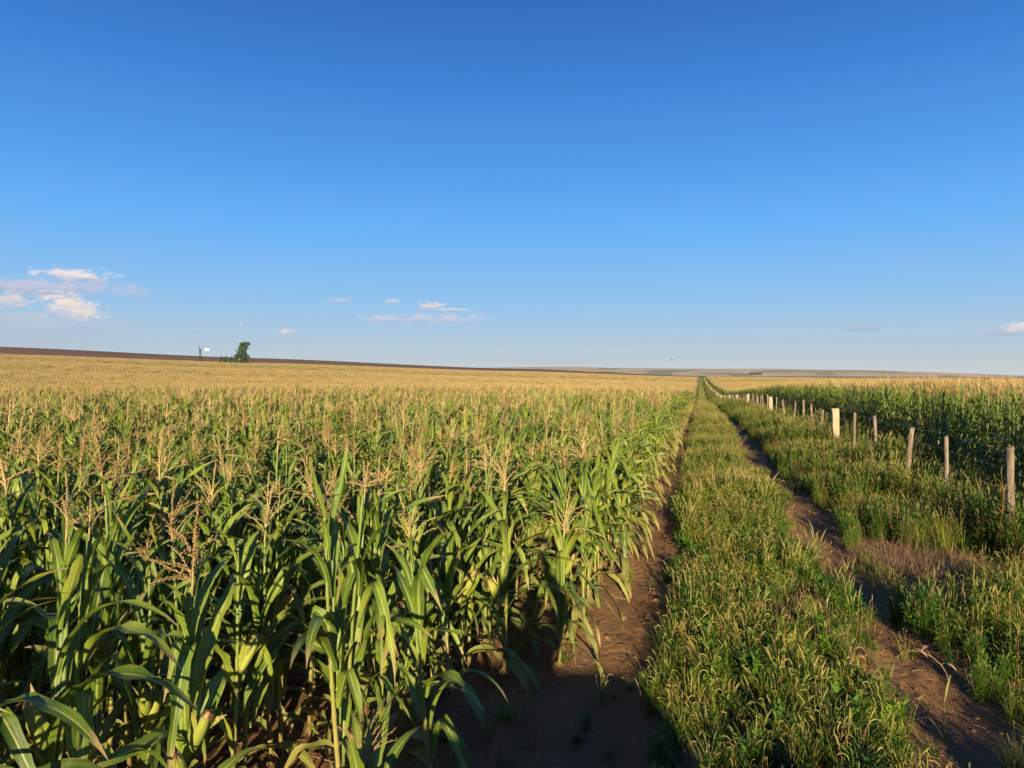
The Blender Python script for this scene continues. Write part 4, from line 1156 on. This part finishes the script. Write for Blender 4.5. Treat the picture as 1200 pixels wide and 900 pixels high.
# ------------------------------------------------------------------ single plants and dry stems that can be picked out in the foreground
def single_stems():
    g = np.random.default_rng(31)
    x, y, z = at(1110, 4.15); t = empty('foxtail_grass', (x, y, float(ground_near(x, y)))); tag(t, 'single upright green foxtail spike standing alone at the bottom edge of the right rut', 'grass stem')
    m = MB(); m.tube([(0, 0, 0), (.005, 0, .12), (0, .01, .24)], [.003, .0025, .002], 5); link('stem', m.mesh('stem', [M['grass']]), t)
    m = MB(); P = np.array([(0, .01, .23), (.012, .01, .31), (.03, .01, .39)]); m.tube(P, [.004, .0075, .002], 7); spikelets(m, P, None, .012, .002, .0018, g); link('seed_head', m.mesh('seed_head', [M['seed']]), t)
    for k in range(3): m = MB(); blade(m, g, .16, .012, .6, 2.1 * k, seg=5, curl=.8); link('leaf', m.mesh('leaf', [M['grass']]), t)
    spots = [(1115, 4.85, .34, 'arching pale dry stalk bending over the lower end of the right rut', 2.6), (945, 7.5, .30, 'short dry forked stalk standing on the bare right rut', .4),
             (915, 9.0, .28, 'curled white dry leaf at the far edge of the middle grass', 2.9)]
    for u, d, L, lab, a in spots:
        x, y, z = at(u, d); t = empty('dry_stalk', (x, y, float(ground_near(x, y)))); tag(t, lab, 'dry stalk')
        m = MB(); P = [(0, 0, 0)]; e = 1.35; p = np.zeros(3)
        for k in range(7): p = p + L / 5 * np.array([math.cos(a) * math.cos(e), math.sin(a) * math.cos(e), math.sin(e)]); P.append(tuple(p)); e -= .38
        m.tube(P, np.linspace(.0045, .002, 8), 6); link('stem', m.mesh('stem', [M['dry']]), t)
        for k in range(4):
            m = MB(); q = P[2 + k]; lf = leaf_mb(.13, .02, .9, -1.2, 6, 2, .5, 1.5, .3, seed=90 + k); m.merge(lf, Matrix.Translation(q) @ Matrix.Rotation(g.uniform(0, 6.28), 4, 'Z')); link('leaf', m.mesh('leaf', [M['dry']]), t)
    for k, (u, d, r, L) in enumerate(((1040, 9.2, .35, 1.1), (1060, 9.0, -.2, .9), (1085, 8.6, 1.0, .5))):
        x, y, z = at(u, d); m = MB(); P = [(-L / 2, 0, .02), (-L / 4, .02, .09), (0, 0, .14), (L / 4, .04, .11), (L / 2, 0, .03)]; m.tube(P, [.004, .006, .006, .005, .002], 6)
        m.tube([(0, 0, .14), (.1, .12, .22), (.2, .2, .21)], [.004, .003, .001], 5)
        o = link('dead_branch', m.mesh('dead_branch', [M['dry']]), None, (x, y, float(ground_near(x, y))), (0, 0, r)); tag(o, ['longest pale dead weed stem lying before the fence weeds', 'second dead weed stem lying across the dry patch', 'short forked dead twig at the right end of the dry patch'][k], 'dead branch')


single_stems()


# ------------------------------------------------------------------ evening air
def haze():
    m = MB(); m.box(-5600, 5600, -900, 6900, -40, 115); me = m.mesh('haze', [], False)
    mt = bpy.data.materials.new('haze_air'); mt.use_nodes = True; mt.node_tree.nodes.clear(); n = NT(mt.node_tree)
    v = n.new('ShaderNodeVolumePrincipled'); v.inputs['Color'].default_value = (.80, .88, .97, 1); v.inputs['Density'].default_value = 4.5e-5; v.inputs['Anisotropy'].default_value = 0.0
    o = n.new('ShaderNodeOutputMaterial'); n.l.new(v.outputs[0], o.inputs['Volume']); me.materials.append(mt); tag(link('haze', me), 'thin pale evening haze lying over the far hills', 'haze', None, 'stuff')


haze()
